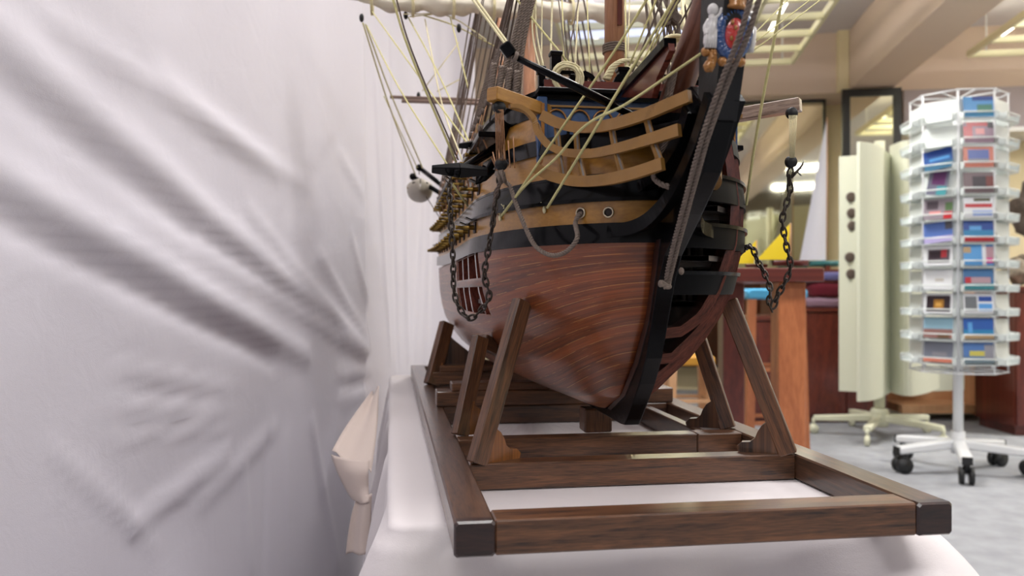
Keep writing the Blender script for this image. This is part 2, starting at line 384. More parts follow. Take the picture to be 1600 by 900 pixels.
# ceiling louvre lights: white lattice with tubes behind
def louvre(a0, a1, b0, b1, z, label, na, nb):
    t = thing('ceiling_light', label, 'ceiling light', R((a0+a1)/2, (b0+b1)/2, z), RA, 'lattice ceiling lights')
    m = MB()
    for i in range(na+1):
        a = a0+(a1-a0)*i/na; m.bar(R(a, b0, z), R(a, b1, z), .03, .05)
    for j in range(nb+1):
        b = b0+(b1-b0)*j/nb; m.bar(R(a0, b, z), R(a1, b, z), .03, .05)
    m.build('louvre', M_lampgrid, t)
    for i in range(na):
        a = a0+(a1-a0)*(i+.5)/na
        for j in range(3):
            b = b0+(b1-b0)*(j+.5)/3; q = MB(); q.tube([R(a, b-.5, z+.16), R(a, b+.5, z+.16)], .018, 8); q.build('tube', M_lampglow, t)
    m = MB()
    for a in (a0+.1, a1-.1):
        for b in (b0+.1, b1-.1): m.tube([R(a, b, z), R(a, b, CEIL)], .006, 6)
    m.build('hanger_rods', M_whitem, t)
    if a0 < 0:
        for b in (4.9, 5.9): rbox(MB(), (-.5, b, z+.06), (.42, b+.75, z+.075)).build('diffuser', M_diff, t)
    return t
louvre(-.55, 1.36, 3.0, 7.35, 2.97, 'large lattice ceiling light left of the diagonal beam, behind the rigging', 4, 11)
louvre(2.78, 4.9, 4.6, 7.35, 2.97, 'lattice ceiling light right of the diagonal beam at the top right corner', 4, 7)

# mirrored panels on the back wall, black frames
def mirror_panel(a0, a1, z0, z1, b, label, fr=.035):
    t = thing('mirror_panel', label, 'mirror', R((a0+a1)/2, b, z0), RA)
    rbox(MB(), (a0+fr, b, z0+fr), (a1-fr, b+.012, z1-fr)).build('glass', M_mirror, t)
    m = MB()
    for x in (a0, a1-fr): rbox(m, (x, b-.02, z0), (x+fr, b+.03, z1))
    for z in (z0, z1-fr): rbox(m, (a0+fr, b-.02, z), (a1-fr, b+.03, z+fr))
    m.build('frame', M_frame, t); return t
mirror_panel(1.86, 2.36, .25, 2.795, 7.72, 'tall black-framed mirror panel below the foot of the diagonal beam', .065)
mirror_panel(.93, 1.80, .25, 2.795, BW-.10, 'wide mirror wall panel left of the white sail, behind the hanging chain', .02)
mirror_panel(-.05, .90, .25, 2.795, BW-.10, 'mirror wall panel mostly hidden behind the ship bow', .02)

# ------------------------------------------------------------------ background furniture
def pframe(u0, v0, u1, v1, Y):      # rectangle seen in the picture at distance Y -> x0, x1, z0, z1
    a = WY(u0, v1, Y); b = WY(u1, v0, Y); return a.x, b.x, a.z, b.z
def fbox(m, u0, v0, u1, v1, Y, dep, mat=0):
    x0, x1, z0, z1 = pframe(u0, v0, u1, v1, Y); m.box((x0, Y, max(z0, 0)), (x1, Y+dep, z1), mat); return m
def leg_table(name, label, cat, x0, x1, y0, y1, top, th, lw, mat, legmat, apron=.0):
    t = thing(name, label, cat, ((x0+x1)/2, (y0+y1)/2, 0))
    m = MB(); m.bar(((x0+x1)/2, y0, top-th/2), ((x0+x1)/2, y1, top-th/2), x1-x0, th, (1,0,0), bev=.004); m.build('table_top', mat, t)
    for x in (x0+lw, x1-lw):
        for y in (y0+lw, y1-lw):
            m = MB(); m.bar((x, y, 0), (x, y, top-th), lw, lw, (1,0,0), bev=.003); m.build('leg', legmat if y < (y0+y1)/2 else mat, t)
    if apron:
        m = MB()
        m.box((x0+lw, y0+lw*.7, top-th-apron), (x1-lw, y0+lw*1.2, top-th)); m.box((x0+lw, y1-lw*1.2, top-th-apron), (x1-lw, y1-lw*.7, top-th))
        m.build('apron', mat, t)
    return t
# tall table behind the bow: near legs coloured orange as lit wood, far legs left dark
leg_table('display_table', 'tall mahogany table with an orange-lit leg, behind the hanging chain', 'table', .28, 1.0, 2.62, 3.5, H+.075, .045, .088, M_mahog, M_orange)
# yachts with yellow and white sails
def yacht(x, y, z, Lh, Hs, sm, label, mirror=1, jib=True, sf=.48, hm=None):
    t = thing('model_yacht', label, 'model boat', (x, y, z))
    m = MB(); n = 12; rows = []; hd = .16*Lh; z0 = z+.08*Lh
    for i in range(n+1):
        a = i/n; hw = .14*Lh*math.sin(PI*min(1, a*.9+.1))**.8*(1 if a < 1 else .05)+.003
        rows.append([Vector((x+(a-.5)*Lh, y+hw*math.cos(b), z0+hd*(1-math.sin(b)))) for b in [PI*k/8 for k in range(9)]] + [Vector((x+(a-.5)*Lh, y+hw, z0+hd))])
    m.grid(rows); m.build('hull', hm or M_teal, t)
    MB().bar((x, y-.08*Lh, z+.05*Lh), (x, y+.08*Lh, z+.05*Lh), .12*Lh, .1*Lh, (1,0,0)).build('stand', M_mahog, t)
    MB().tube([(x, y, z0+hd*.5), (x, y, z+Hs)], .012*Lh+.001, 8).build('mast', M_beech, t)
    def sail(p0, p1, p2, name):
        p0, p1, p2 = map(Vector, (p0, p1, p2)); rows = []
        for i in range(9):
            a = i/8; A = p0.lerp(p1, a); B = p0.lerp(p2, a)
            rows.append([A.lerp(B, k/8) + Vector((0, -.03*Hs*math.sin(PI*k/8)*a, 0)) for k in range(9)])
        m = MB(); m.grid(rows); m.grid([[v+Vector((0, .003, 0)) for v in r] for r in rows]); m.build(name, sm, t)
    s = mirror; zf = z0+hd*1.1
    sail((x, y, z+Hs), (x+.01*s, y, zf), (x+sf*Lh*s, y, zf), 'mainsail')
    if jib: sail((x, y, z+Hs*.8), (x-.02*s, y, zf), (x-.45*Lh*s, y, zf), 'jib')
    return t
M_teal = plain('teal_hull', (60, 130, 135), .4, coat=.5)
M_ysail = plain('yellow_sail', (232, 206, 30), .7)
M_wsail = plain('white_sail', (214, 216, 230), .7)
yacht(.945, 2.78, H+.076, .12, .155, M_ysail, 'model boat with a large yellow sail on the tall table behind the chain', -1, False, .95, M_mahog)
yacht(.845, 2.83, H+.076, .075, .10, M_ysail, 'smaller model boat with a low yellow sail left of the large yellow one', -1, False, 1.1, M_mahog)
# cabinet with folded clothes, tall white-sailed yacht standing on it
def cabinet(name, label, x0, x1, y0, y1, z1, mat, ndoor=2, kick=.06, cat='cabinet', topmat=None):
    t = thing(name, label, cat, ((x0+x1)/2, (y0+y1)/2, 0))
    MB().box((x0, y0+.02, kick), (x1, y1, z1-.03)).box((x0+.02, y0+.05, 0), (x1-.02, y1-.02, kick)).build('body', mat, t)
    MB().bar(((x0+x1)/2, y0-.01, z1-.015), ((x0+x1)/2, y1, z1-.015), x1-x0+.02, .03, (1,0,0), bev=.004).build('top', topmat or mat, t)
    for i in range(ndoor):
        a = x0+(x1-x0)*i/ndoor; b = x0+(x1-x0)*(i+1)/ndoor
        d = MB().bar(((a+b)/2, y0+.01, kick+.01), ((a+b)/2, y0+.01, z1-.04), b-a-.008, .018, (1,0,0), bev=.003).build('door', mat, t)
        MB().ball((b-.04 if i % 2 == 0 else a+.04, y0-.012, z1*.62), .012).build('knob', M_brass, d)
    return t
cabinet('wooden_cabinet', 'dark red wooden cabinet under folded clothes, left of the white display panels', 2.19, 2.80, 6.1, 6.7, .86, M_mahog)
def pile(name, label, cat, c, rx, ry, h, mat, group=None, n=3):
    m = MB(); rows = []
    x, y, z = c; K = 16
    prof = [(0, .0), (0, .92), (.2, 1.0), (.45, .97), (.6, 1.02), (.85, .95), (1, .8), (1.0, 0)]
    for hh, rr in prof:
        rows.append([Vector((x+math.copysign(abs(math.cos(2*PI*k/K))**.55, math.cos(2*PI*k/K))*rx*rr*(1+.03*math.sin(5*k+x*9)), y+math.copysign(abs(math.sin(2*PI*k/K))**.55, math.sin(2*PI*k/K))*ry*rr, z+h*hh+.004*math.sin(3*k))) for k in range(K+1)])
    m.grid(rows); o = m.build(name, mat); tag(o, label, cat, group); return recentre(o)
M_purple = cloth('periwinkle_cloth', (112, 112, 168), .3, 200); M_maroon = cloth('maroon_cloth', (104, 30, 44), .4, 150); M_lilacc = cloth('mauve_cloth', (150, 122, 140), .4, 150)
M_pinkc = cloth('sky_cloth', (80, 160, 200), .4, 150)
z = .865
pile('folded_cloth', 'mauve folded cloth at the bottom of the pile on the dark red cabinet', 'cloth', (2.42, 6.35, z), .20, .16, .07, M_lilacc, 'folded clothes on the cabinet')
pile('folded_cloth', 'maroon folded cloth in the middle of the pile on the dark red cabinet', 'cloth', (2.44, 6.35, z+.080), .19, .16, .11, M_maroon, 'folded clothes on the cabinet')
pile('folded_cloth', 'periwinkle blue folded cloth on top of the pile on the dark red cabinet', 'cloth', (2.41, 6.35, z+.205), .22, .17, .06, M_purple, 'folded clothes on the cabinet')
cabinet('wooden_cabinet', 'tall dark cabinet carrying the white-sailed model boat', 2.20, 2.78, 6.85, 7.25, 1.17, M_mahog)
yacht(2.70, 7.02, 1.172, .30, 1.30, M_wsail, 'model boat with a tall white sail beside the display panels', -1, False, .78)
# stool with a blue seat, far pieces
def stool(name, label, c, w, h, seat, legm, cat='stool'):
    x, y, z = c; t = thing(name, label, cat, c)
    MB().bar((x, y-w/2, h-.03), (x, y+w/2, h-.03), w, .06, (1,0,0), bev=.015).build('seat', seat, t)
    for sx in (-1, 1):
        for sy in (-1, 1): MB().bar((x+sx*w*.46, y+sy*w*.46, 0), (x+sx*w*.4, y+sy*w*.4, h-.06), .045, .045, (1,0,0)).build('leg', legm, t)
    for zz in (.25, .55):
        for k in (-1, 1):
            MB().bar((x-w*.43, y+k*w*.42, h*zz), (x+w*.43, y+k*w*.42, h*zz), .03, .02, (0,1,0)).build('stretcher', legm, t)
            MB().bar((x+k*w*.43, y-w*.42, h*zz), (x+k*w*.43, y+w*.42, h*zz), .03, .02, (1,0,0)).build('stretcher', legm, t)
    return t
stool('bar_stool', 'tall wooden stool with a blue cushioned seat under the tall table', (1.47, 4.7, 0), .34, 1.0, M_pinkc, M_orange)
cabinet('wooden_cabinet', 'red brown cabinet behind the orange-lit table leg', 1.76, 2.12, 6.0, 6.5, .80, M_mahog)
stool('low_stool', 'small stool with a golden seat and pale legs seen under the bow', (1.07, 5.0, 0), .28, .60, plain('golden_seat', (196, 140, 40), .5), M_beech)

# rotating poster display: cream panels around a post on a castor base
DX, DY = 2.49, 5.55
t = thing('poster_display', 'cream poster display with tall swinging panels on a wheeled star base', 'display stand', (DX, DY, 0))
MB().tube([(DX, DY, .10), (DX, DY, 2.0)], .035, 16).build('post', M_creamd, t)
MB().disc((DX, DY, .13), (0,0,1), .06, .12).build('hub', M_creamd, t)
for k in range(5):
    a = math.radians(20+72*k); e = Vector((DX+.42*math.cos(a), DY+.42*math.sin(a), .11))
    arm = MB().bar((DX, DY, .13), e, .05, .05, bev=.006, h1=.035).build('base_arm', M_creamd, t)
    MB().tube([e+Vector((-.012*math.sin(a), .012*math.cos(a), -.075)), e+Vector((.012*math.sin(a), -.012*math.cos(a), -.075))], .034, 14).tube([e+Vector((0,0,-.05)), e], .012, 8).build('castor', M_creamd, arm)
def panel(pts, z0, z1, mats, th=.02):
    P = catmull([Vector((x, y, 0)) for x, y in pts], 6) if len(pts) > 2 else [Vector((x, y, 0)) for x, y in pts]
    m = MB(); nrm = []
    for i, p in enumerate(P):
        d = (P[min(i+1, len(P)-1)]-P[max(i-1, 0)]).normalized(); nrm.append(Vector((-d.y, d.x, 0)))
    for k in range(len(P)-1):
        a, b = P[k], P[k+1]; na, nb = nrm[k]*th/2, nrm[k+1]*th/2
        m.frustum([Vector((*(a+na)[:2], z0)), Vector((*(a-na)[:2], z0)), Vector((*(b-nb)[:2], z0)), Vector((*(b+nb)[:2], z0))],
                  [Vector((*(a+na)[:2], z1)), Vector((*(a-na)[:2], z1)), Vector((*(b-nb)[:2], z1)), Vector((*(b+nb)[:2], z1))])
    return m.build('swing_panel', mats, t)
def pxy(u, Y): return ((u-800)/FPX*Y, Y)
zt = lambda v, Y: H-(v-HOR)/FPX*Y
pn = panel([pxy(1311, 5.25), pxy(1341, 5.20)], zt(612, 5.2), zt(243, 5.2), M_wmetal if False else M_cream)
for v, du in ((308, 0), (333, 1), (353, 2), (402, -2), (428, 0)):
    p = WY(1330+du, v, 5.205); MB().disc(p, (0,-1,0), .033, .012, 9).build('dark_mark', M_ropeb, pn)
panel([pxy(1341, 5.0), pxy(1366, 5.1), pxy(1392, 5.5)], zt(624, 5.1), zt(226, 5.1), M_cream)
panel([pxy(1392, 5.45), pxy(1418, 5.25), pxy(1446, 5.4), pxy(1465, 5.7)], zt(614, 5.4), zt(226, 5.4), M_cream)
panel([pxy(1400, 5.75), pxy(1505, 5.9)], zt(612, 5.8), zt(232, 5.8), M_cream)
# low beech unit and shelves at the right
t = thing('shelf_unit', 'pale beech open shelf unit behind the postcard rack foot', 'shelf', (3.4, 6.3, 0))
for a, b in (((2.96, 6.2, .06), (3.66, 6.6, .12)), ((3.52, 6.2, .12), (3.64, 6.6, .92)), ((2.96, 6.55, .12), (3.52, 6.6, .88)), ((2.96, 6.2, .88), (3.66, 6.6, .93))):
    MB().box(a, b).build('board', M_beech, t)
t = thing('shelf_unit', 'beech and dark shelf unit at the right edge behind the postcard rack', 'shelf', (3.75, 6.4, 0))
for a, b in (((3.68, 6.4, .08), (4.3, 6.9, .14)), ((3.68, 6.4, .40), (4.3, 6.9, .44)), ((3.68, 6.4, .96), (4.3, 6.9, 1.0))): MB().box(a, b).build('board', M_beech, t)
for x in (3.68, 3.95, 4.24): MB().box((x, 6.4, .0), (x+.05, 6.9, .96)).build('upright', M_beech, t)
MB().box((3.68, 6.86, .0), (4.3, 6.9, .96)).build('back_panel', M_mahog, t)
cabinet('wooden_cabinet', 'dark brown cabinet at the far right edge of the photo', 3.42, 4.2, 5.55, 6.05, 1.02, M_mahog)
M_shell = plain('shell_clutter', (150, 138, 122), .6, noise=.5, nscale=25, bump=.5, bscale=60)
M_shelld = plain('dark_basket', (96, 84, 78), .8, noise=.4, nscale=50, bump=.8, bscale=90)
M_lampy = plain('warm_lamp', (255, 240, 170), .4, emit=3)
def lumpy(name, label, c, r, mat, seed, cat, sz=1.0):
    rnd = random.Random(seed); m = MB(); x, y, z = c
    ph = [rnd.uniform(0, 6) for _ in range(6)]; rows = []
    for i in range(15):
        a = PI*i/14; row = []
        for j in range(25):
            b = 2*PI*j/24; rr = r*(1+.18*math.sin(3*b+ph[0])*math.sin(a)+.12*math.sin(5*b+4*a+ph[1])*math.sin(a)+.1*math.sin(7*a+ph[2]))
            row.append(Vector((x+rr*math.sin(a)*math.cos(b), y+rr*math.sin(a)*math.sin(b), z+r*sz-rr*sz*math.cos(a))))
        rows.append(row)
    m.grid(rows); o = m.build(name, mat); tag(o, label, cat); return recentre(o)
lumpy('woven_basket', 'brown woven basket hanging in the heap at the right edge', (3.78, 5.8, 1.35), .20, M_shelld, 3, 'basket', 1.1)
lumpy('sea_sponge', 'pale lumpy sponge on the cabinet at the right edge', (3.62, 5.8, 1.03), .13, M_shell, 5, 'sponge', .8)
lumpy('sea_shell', 'grey shell beside the pale sponge at the right edge', (3.93, 5.75, 1.03), .12, M_shell, 8, 'shell', .9)

# ------------------------------------------------------------------ postcard rack
PX, PY = (1497-800)/FPX*4.48, 4.48
t = thing('postcard_rack', 'white revolving postcard rack on a wheeled star base', 'postcard rack', (PX, PY, 0))
MB().tube([(PX, PY, .11), (PX, PY, 2.02)], .026, 16).tube([(PX, PY, .10), (PX, PY, .22)], .036, 16).build('pole', M_whitem, t)
for u, v in ((1403, 692), (1476, 722), (1590, 714), (1577, 694), (1440, 678)):
    d = Vector(((u-1497), 0, 0)); 
ANG = [188, 248, 335, 25, 120]
for a in ANG:
    a = math.radians(a); e = Vector((PX+.36*math.cos(a), PY+.36*math.sin(a), .125)); sd = Vector((-math.sin(a), math.cos(a), 0))
    arm = MB().bar((PX, PY, .155), e, .06, .05, sd, bev=.008, h1=.04).build('base_arm', M_whitem, t)
    MB().bar(e, e+Vector((math.cos(a), math.sin(a), 0))*.008, .05, .04, sd).build('end_cap', M_rubber, arm)
    c = e+Vector((-.03*math.cos(a), -.03*math.sin(a), -.08)); m = MB()
    for k in (-1, 1): m.tube([c+sd*k*.012, c+sd*k*.034], .044, 16)
    m.tube([c+Vector((0, 0, .01)), c+Vector((0, 0, .075))], .014, 8).box(c-Vector((.012, .012, -.03)), c+Vector((.012, .012, .055))).build('castor', M_rubber, arm)
ZT = [zt(v, 4.25) for v in (168, 208, 246, 286, 325, 362, 399, 437, 475, 514, 552)]
APO = .238
def facebasis(k):
    a = math.radians(-118.6 + 22.5 + 45*k); n = Vector((math.cos(a), math.sin(a), 0)); return n, Vector((-math.sin(a), math.cos(a), 0))
def facept(k, x, y, z): n, s_ = facebasis(k); return Vector((PX, PY, 0)) + n*(APO+y) + s_*x + Vector((0, 0, z))
m = MB()
for k in range(8):
    for x in (-.088, .088): m.tube([facept(k, x, -.02, ZT[-1]-.11), facept(k, x, -.02, ZT[0]+.10)], .004, 6)
for z in (ZT[-1]-.11, ZT[5], ZT[0]+.10):
    for k in range(8):
        m.tube([facept(k, -.1, -.02, z), facept(k, .1, -.02, z)], .004, 6); m.tube([facept(k, 0, -.02, z), (PX, PY, z)], .004, 6)
m.build('wire_frame', M_whitem, t)
pocket0 = None
for k in range(8):
    for r, z in enumerate(ZT):
        if pocket0 is None:
            m = MB(); P = lambda x, y, zz: facept(0, x, y, z+zz)
            m.frustum([P(-.083, -.012, -.062), P(.083, -.012, -.062), P(.083, -.008, -.062), P(-.083, -.008, -.062)], [P(-.083, -.026, .05), P(.083, -.026, .05), P(.083, -.022, .05), P(-.083, -.022, .05)])
            m.frustum([P(-.083, -.01, -.064), P(.083, -.01, -.064), P(.083, .03, -.064), P(-.083, .03, -.064)], [P(-.083, -.01, -.060), P(.083, -.01, -.060), P(.083, .03, -.060), P(-.083, .03, -.060)])
            for sx in (-1, 1):
                m.plate([P(sx*.083, -.012, -.062), P(sx*.083, .03, -.062), P(sx*.083, .032, -.036), P(sx*.083, -.012, -.02), P(sx*.083, -.022, .03)], (P(.003, 0, 0)-P(0, 0, 0)))
            m.tube([P(-.085, .03, -.064), P(-.085, .034, -.028), P(.085, .034, -.028), P(.085, .03, -.064)], .004, 6)
            pocket0 = m.build('card_pocket', M_whitep, t); pk = pocket0; base = (0, z)
        else:
            pk = pocket0.copy(); COL.objects.link(pk)
            th = math.radians(45*k)
            pk.matrix_local = Matrix.Rotation(th, 4, 'Z') @ Matrix.Translation((0, 0, z-base[1]))
# postcards: small flat cards, each with its own picture
CM = {}
def cmat(c):
    if c not in CM: CM[c] = plain('card_'+'_'.join(map(str, c)), c, .35, coat=.2)
    return CM[c]
SKY=(90,160,220); DBL=(30,70,150); SEA=(40,130,180); GRN=(60,130,110); WHT=(228,230,234); RED=(190,40,50); PNK=(226,150,150); ORG=(214,130,110); DRK=(52,40,50); PUR=(96,50,100)
TEA=(70,150,160); TAN=(190,160,120); GRY=(140,140,150); LIL=(180,170,215); BRN=(110,80,60); YEL=(200,190,90); GLD=(170,120,50)
# (face, row, label, base colour, [(x0,z0,x1,z1,colour) in 0..1], tilt)
CARDS = [
 (0, 0, 'postcard of blue sky over a green bay, topmost in the right column', SKY, [(0,0,1,.25,SEA),(.45,.2,.95,.6,GRN),(.3,.8,1,1,DBL)], 0),
 (0, 1, 'red and pink patterned postcard, second from the top in the right column', (150,120,140), [(0,.2,.3,.8,RED),(.1,.8,.9,1,RED),(.8,.7,1,1,DRK),(.4,.4,.7,.7,PNK)], 0),
 (0, 2, 'postcard with a salmon border around a blue picture, third in the right column', ORG, [(.15,.2,.85,.85,(90,110,180)),(.15,.2,.85,.4,GRY)], 0),
 (0, 3, 'dark shadowy postcard in the right column between the salmon and the lettered cards', (120,100,105), [(.3,.2,.8,.8,DRK),(.75,.3,1,.8,(120,50,45))], 0),
 (0, 4, 'white postcard with a red lettered band in the right column', WHT, [(.35,.8,.9,.95,(80,80,50)),(.05,.5,.95,.68,RED),(.3,.1,.95,.35,(140,170,230))], 0),
 (0, 5, 'deep blue seascape postcard under the red lettered card', DBL, [(0,.0,1,.25,RED),(0,.25,1,.55,SEA),(.2,.55,.6,.75,SKY)], 0),
 (0, 6, 'postcard half bright blue, half pink at its right end, in the right column', SKY, [(.62,0,.75,1,WHT),(.75,.1,1,.9,(180,140,150)),(.75,.1,.95,.35,(220,60,150)),(0,.6,.25,.9,TAN)], 0),
 (0, 7, 'blue grey harbour postcard with a pinkish town, right column', (60,110,160), [(0,0,1,.3,TEA),(.1,.3,.9,.6,(180,150,160)),(.05,.3,.25,.6,RED)], 0),
 (0, 8, 'white postcard with small grey and blue pictures, right column', WHT, [(.05,.15,.45,.85,(110,115,120)),(.5,.6,.95,.85,DBL),(.5,.15,.95,.5,(90,160,225))], 0),
 (0, 9, 'blue coast postcard above the bottom one in the right column', (40,90,170), [(0,0,1,.2,TAN),(0,.2,1,.45,SEA),(.15,.3,.3,.8,SKY)], 0),
 (0, 10, 'greyish blue landscape postcard, lowest in the right column', (80,120,180), [(0,0,1,.3,(120,140,150)),(.2,.35,.7,.6,YEL),(.7,.2,1,.9,GRY)], 0),
 (-1, 2, 'tilted blue seascape postcard, highest one in the left column', (50,90,160), [(0,0,1,.35,(60,110,140)),(0,.7,1,1,DBL),(.2,.45,.9,.6,SKY)], 8),
 (-1, 3, 'tall purple and teal postcard leaning in the left column', (110,110,130), [(.2,.4,.85,.95,PUR),(.5,0,1,.35,TEA)], -8),
 (-1, 4, 'grey and pink crowded picture postcard, middle of the left column', (150,140,150), [(.7,0,1,.35,RED),(.75,.4,1,.8,(90,120,80)),(.1,.5,.5,.9,(90,80,90)),(.2,.2,.6,.4,PNK)], 0),
 (-1, 5, 'blue postcard fading to lilac at the bottom, left column', (90,120,190), [(0,0,1,.3,LIL),(.75,.6,1,1,(90,90,100))], 5),
 (-1, 6, 'white-bordered postcard with a dark red scene, left column', WHT, [(.15,.15,.9,.8,(90,80,90)),(.2,.35,.6,.7,DRK),(.6,.4,.8,.8,(170,50,60))], 0),
 (-1, 7, 'almost blank white postcard with a faint grey mark, left column', WHT, [(.4,.4,.7,.55,(200,196,190))], 0),
 (-1, 8, 'dark postcard with a golden glow in a white border, left column', WHT, [(.1,.1,.92,.88,DRK),(.35,.25,.7,.7,GLD),(.42,.35,.62,.55,(220,170,90))], 0),
 (-1, 9, 'postcard of a reddish town under pale blue sky, left column', (150,190,210), [(0,0,1,.45,(150,110,105)),(.5,.0,.9,.2,BRN)], 0),
 (-1, 10, 'dull grey blue postcard with an orange strip, lowest in the left column', (120,125,140), [(0,0,1,.2,ORG),(.3,.3,.8,.5,GRY)], 0),
]
for k, r, lab, base, rects, tilt in CARDS:
    z = ZT[r]; n, sd = facebasis(k); th = math.radians(tilt); m = MB(); mats = [cmat(base)]
    hw, hh = (.074, .054) if r != 3 or k == 0 else (.052, .070)
    o3 = facept(k, 0, .004, z+.002 if hh < .06 else z+.015); up = Vector((0, 0, 1)) - n*.12; up.normalize(); nn = sd.cross(up)
    if nn.dot(n) < 0: nn = -nn
    X = sd*math.cos(th)+up*math.sin(th); Z = up*math.cos(th)-sd*math.sin(th)
    def q(x0, z0, x1, z1, y0, y1, mi):
        f = lambda a, c, y: o3 + X*(a*2-1)*hw + Z*(c*2-1)*hh + nn*y
        m.frustum([f(x0, z0, y0), f(x1, z0, y0), f(x1, z1, y0), f(x0, z1, y0)], [f(x0, z0, y1), f(x1, z0, y1), f(x1, z1, y1), f(x0, z1, y1)], mi)
    q(0, 0, 1, 1, 0, .0012, 0)
    for i, (x0, z0, x1, z1, c) in enumerate(rects):
        cm = cmat(c)
        if cm not in mats: mats.append(cm)
        q(x0, z0, x1, z1, .0012, .0014+.0002*i, mats.index(cm))
    o = m.build('postcard', mats); tag(o, lab, 'postcard', 'postcards in the revolving rack'); recentre(o)

# ------------------------------------------------------------------ white drapes beside the table
CP = catmull([Vector((x, y, 0)) for x, y in [(-.78, -1.2), (-.66, .2), (-.575, .92), (-.505, 1.5), (-.43, 2.15), (-.375, 2.75), (-.30, 3.2), (-.15, 3.42)]], 14)
CL = [0]
for a, b in zip(CP, CP[1:]): CL.append(CL[-1]+(b-a).length)
def cpath(L):
    for i in range(len(CP)-1):
        if L <= CL[i+1] or i == len(CP)-2:
            f = (L-CL[i])/(CL[i+1]-CL[i]); p = CP[i].lerp(CP[i+1], f); d = (CP[i+1]-CP[i]).normalized(); return p, Vector((d.y, -d.x, 0))
def cuv(u, v):       # where the sight line through (u, v) meets the drape: metres along it, height
    k = (u-800)/FPX
    for i in range(len(CP)-1):
        a, b = CP[i], CP[i+1]
        if b.y <= .05: continue
        fa = a.x-k*a.y; fb = b.x-k*b.y
        if fa <= 0 < fb or fa >= 0 > fb:
            f = fa/(fa-fb); p = a.lerp(b, f); return CL[i]+(CL[i+1]-CL[i])*f, H-(v-HOR)/FPX*p.y
    return CL[-1], H-(v-HOR)/FPX*CP[-1].y
FOLDS = [  # x0,y0 -> x1,y1 in the picture, half width (m), height (m)
 (-60, 20, 560, 545, .035, .020), (-60, 250, 470, 555, .030, .024), (60, 30, 470, 290, .020, .010), (240, 120, 420, 270, .03, .012),
 (300, 380, 560, 555, .018, .014), (190, 340, 380, 450, .02, .008), (-40, 330, 420, 560, .022, -.018), (-60, 110, 520, 520, .03, -.014),
 (380, 330, 570, 560, .02, .010), (490, 400, 572, 545, .02, .010), (540, 370, 580, 540, .018, .010), (520, 240, 556, 300, .02, .008),
 (160, 575, 345, 610, .010, .008), (150, 640, 345, 640, .010, .009), (150, 682, 340, 662, .010, .008), (190, 610, 340, 625, .009, -.006), (170, 665, 340, 650, .008, -.006),
 (340, 710, 190, 820, .016, .014), (420, 670, 300, 780, .02, .010), (190, 820, 60, 700, .012, .008), (160, 780, 230, 860, .010, .007),
 (370, 740, 380, 900, .015, .010), (410, 680, 400, 900, .014, -.010), (440, 680, 440, 900, .014, .008), (480, 660, 520, 880, .02, .012), (530, 600, 500, 760, .03, .008),
 (520, 585, 580, 580, .02, .008), (525, 605, 580, 596, .02, -.008), (520, 625, 580, 612, .02, .008),
 (590, 130, 610, 560, .02, .012), (612, 60, 625, 570, .02, -.012), (635, 200, 640, 560, .03, .014), (660, 330, 650, 590, .03, -.012), (672, 300, 668, 600, .03, .012), (690, 0, 690, 420, .05, .012), (715, 0, 715, 320, .05, -.012),
]
FD = []
for x0, y0, x1, y1, wd_, am in FOLDS:
    FD.append((cuv(x0, y0), cuv(x1, y1), wd_*.8, am))
EDGE = cuv(558, 300)[0]
def cdisp(L, z):
    d = 0.0
    for (a0, a1), (b0, b1), w_, am in FD:
        dx, dy = b0-a0, b1-a1; l2 = dx*dx+dy*dy+1e-9
        t_ = ((L-a0)*dx+(z-a1)*dy)/l2
        tc = min(1, max(0, t_)); ex = L-a0-dx*tc; ey = z-a1-dy*tc
        r2 = (ex*ex+ey*ey)/(w_*w_)
        if r2 < 9: d += am*math.exp(-r2)*(1-.35*abs(2*tc-1)**2)
    d += .006*math.sin(L*5+z*3)+.003*math.sin(L*17+2.0*math.sin(z*4))
    return d
def drape(L0, L1, off, label, nL, z1=3.2):
    m = MB(); rows = []; nz = 200
    for i in range(nL+1):
        L = L0+(L1-L0)*i/nL; p, n = cpath(L); row = []
        for k in range(nz+1):
            z = .02+(z1-.02)*k/nz; row.append(Vector((p.x, p.y, z)) + n*(cdisp(L, z)*.56+off))
        rows.append(row)
    m.grid(rows); o = m.build('drape', M_curtain); tag(o, label, 'curtain', 'white drapes beside the table')
    sd = o.modifiers.new('thickness', 'SOLIDIFY'); sd.thickness = .0015; return o
drape(.02, EDGE+.03, .012, 'large white drape hanging left of the table with folds pulled toward its corner', 300)
drape(EDGE-.12, CL[-1], -.006, 'white drape behind the ship stern, hanging straight past the first one', 120)
m = MB(); m.tube([p+Vector((0, 0, 3.21)) for p in CP[::4]+[CP[-1]]], .012, 10)
o = m.build('curtain_rail', M_whitem); tag(o, 'white rail holding the drapes beside the table above the picture', 'curtain rail'); o['kind'] = 'structure'

# ------------------------------------------------------------------ table under the white cloth
ZT0 = -.232
T0, T1, S0, S1 = -.004, .542, .815, 2.30
def Ft(s, t, z): return F(s, t-.291, z)
t = thing('display_stand_table', 'long table hidden under the white cloth, carrying the ship cradle', 'table', F((S0+S1)/2, 0, -H)[:], math.asin(SA))
m = MB(); m.bar(Ft(S0+.012, (T0+T1)/2, ZT0-.02), Ft(S1-.012, (T0+T1)/2, ZT0-.02), T1-T0-.024, .03); m.build('table_top', M_beech, t)
for a in (S0+.07, S1-.07):
    for b in (T0+.07, T1-.07): MB().bar(Ft(a, b, -H), Ft(a, b, ZT0-.035), .045, .045, (1,0,0)).build('leg', M_beech, t)
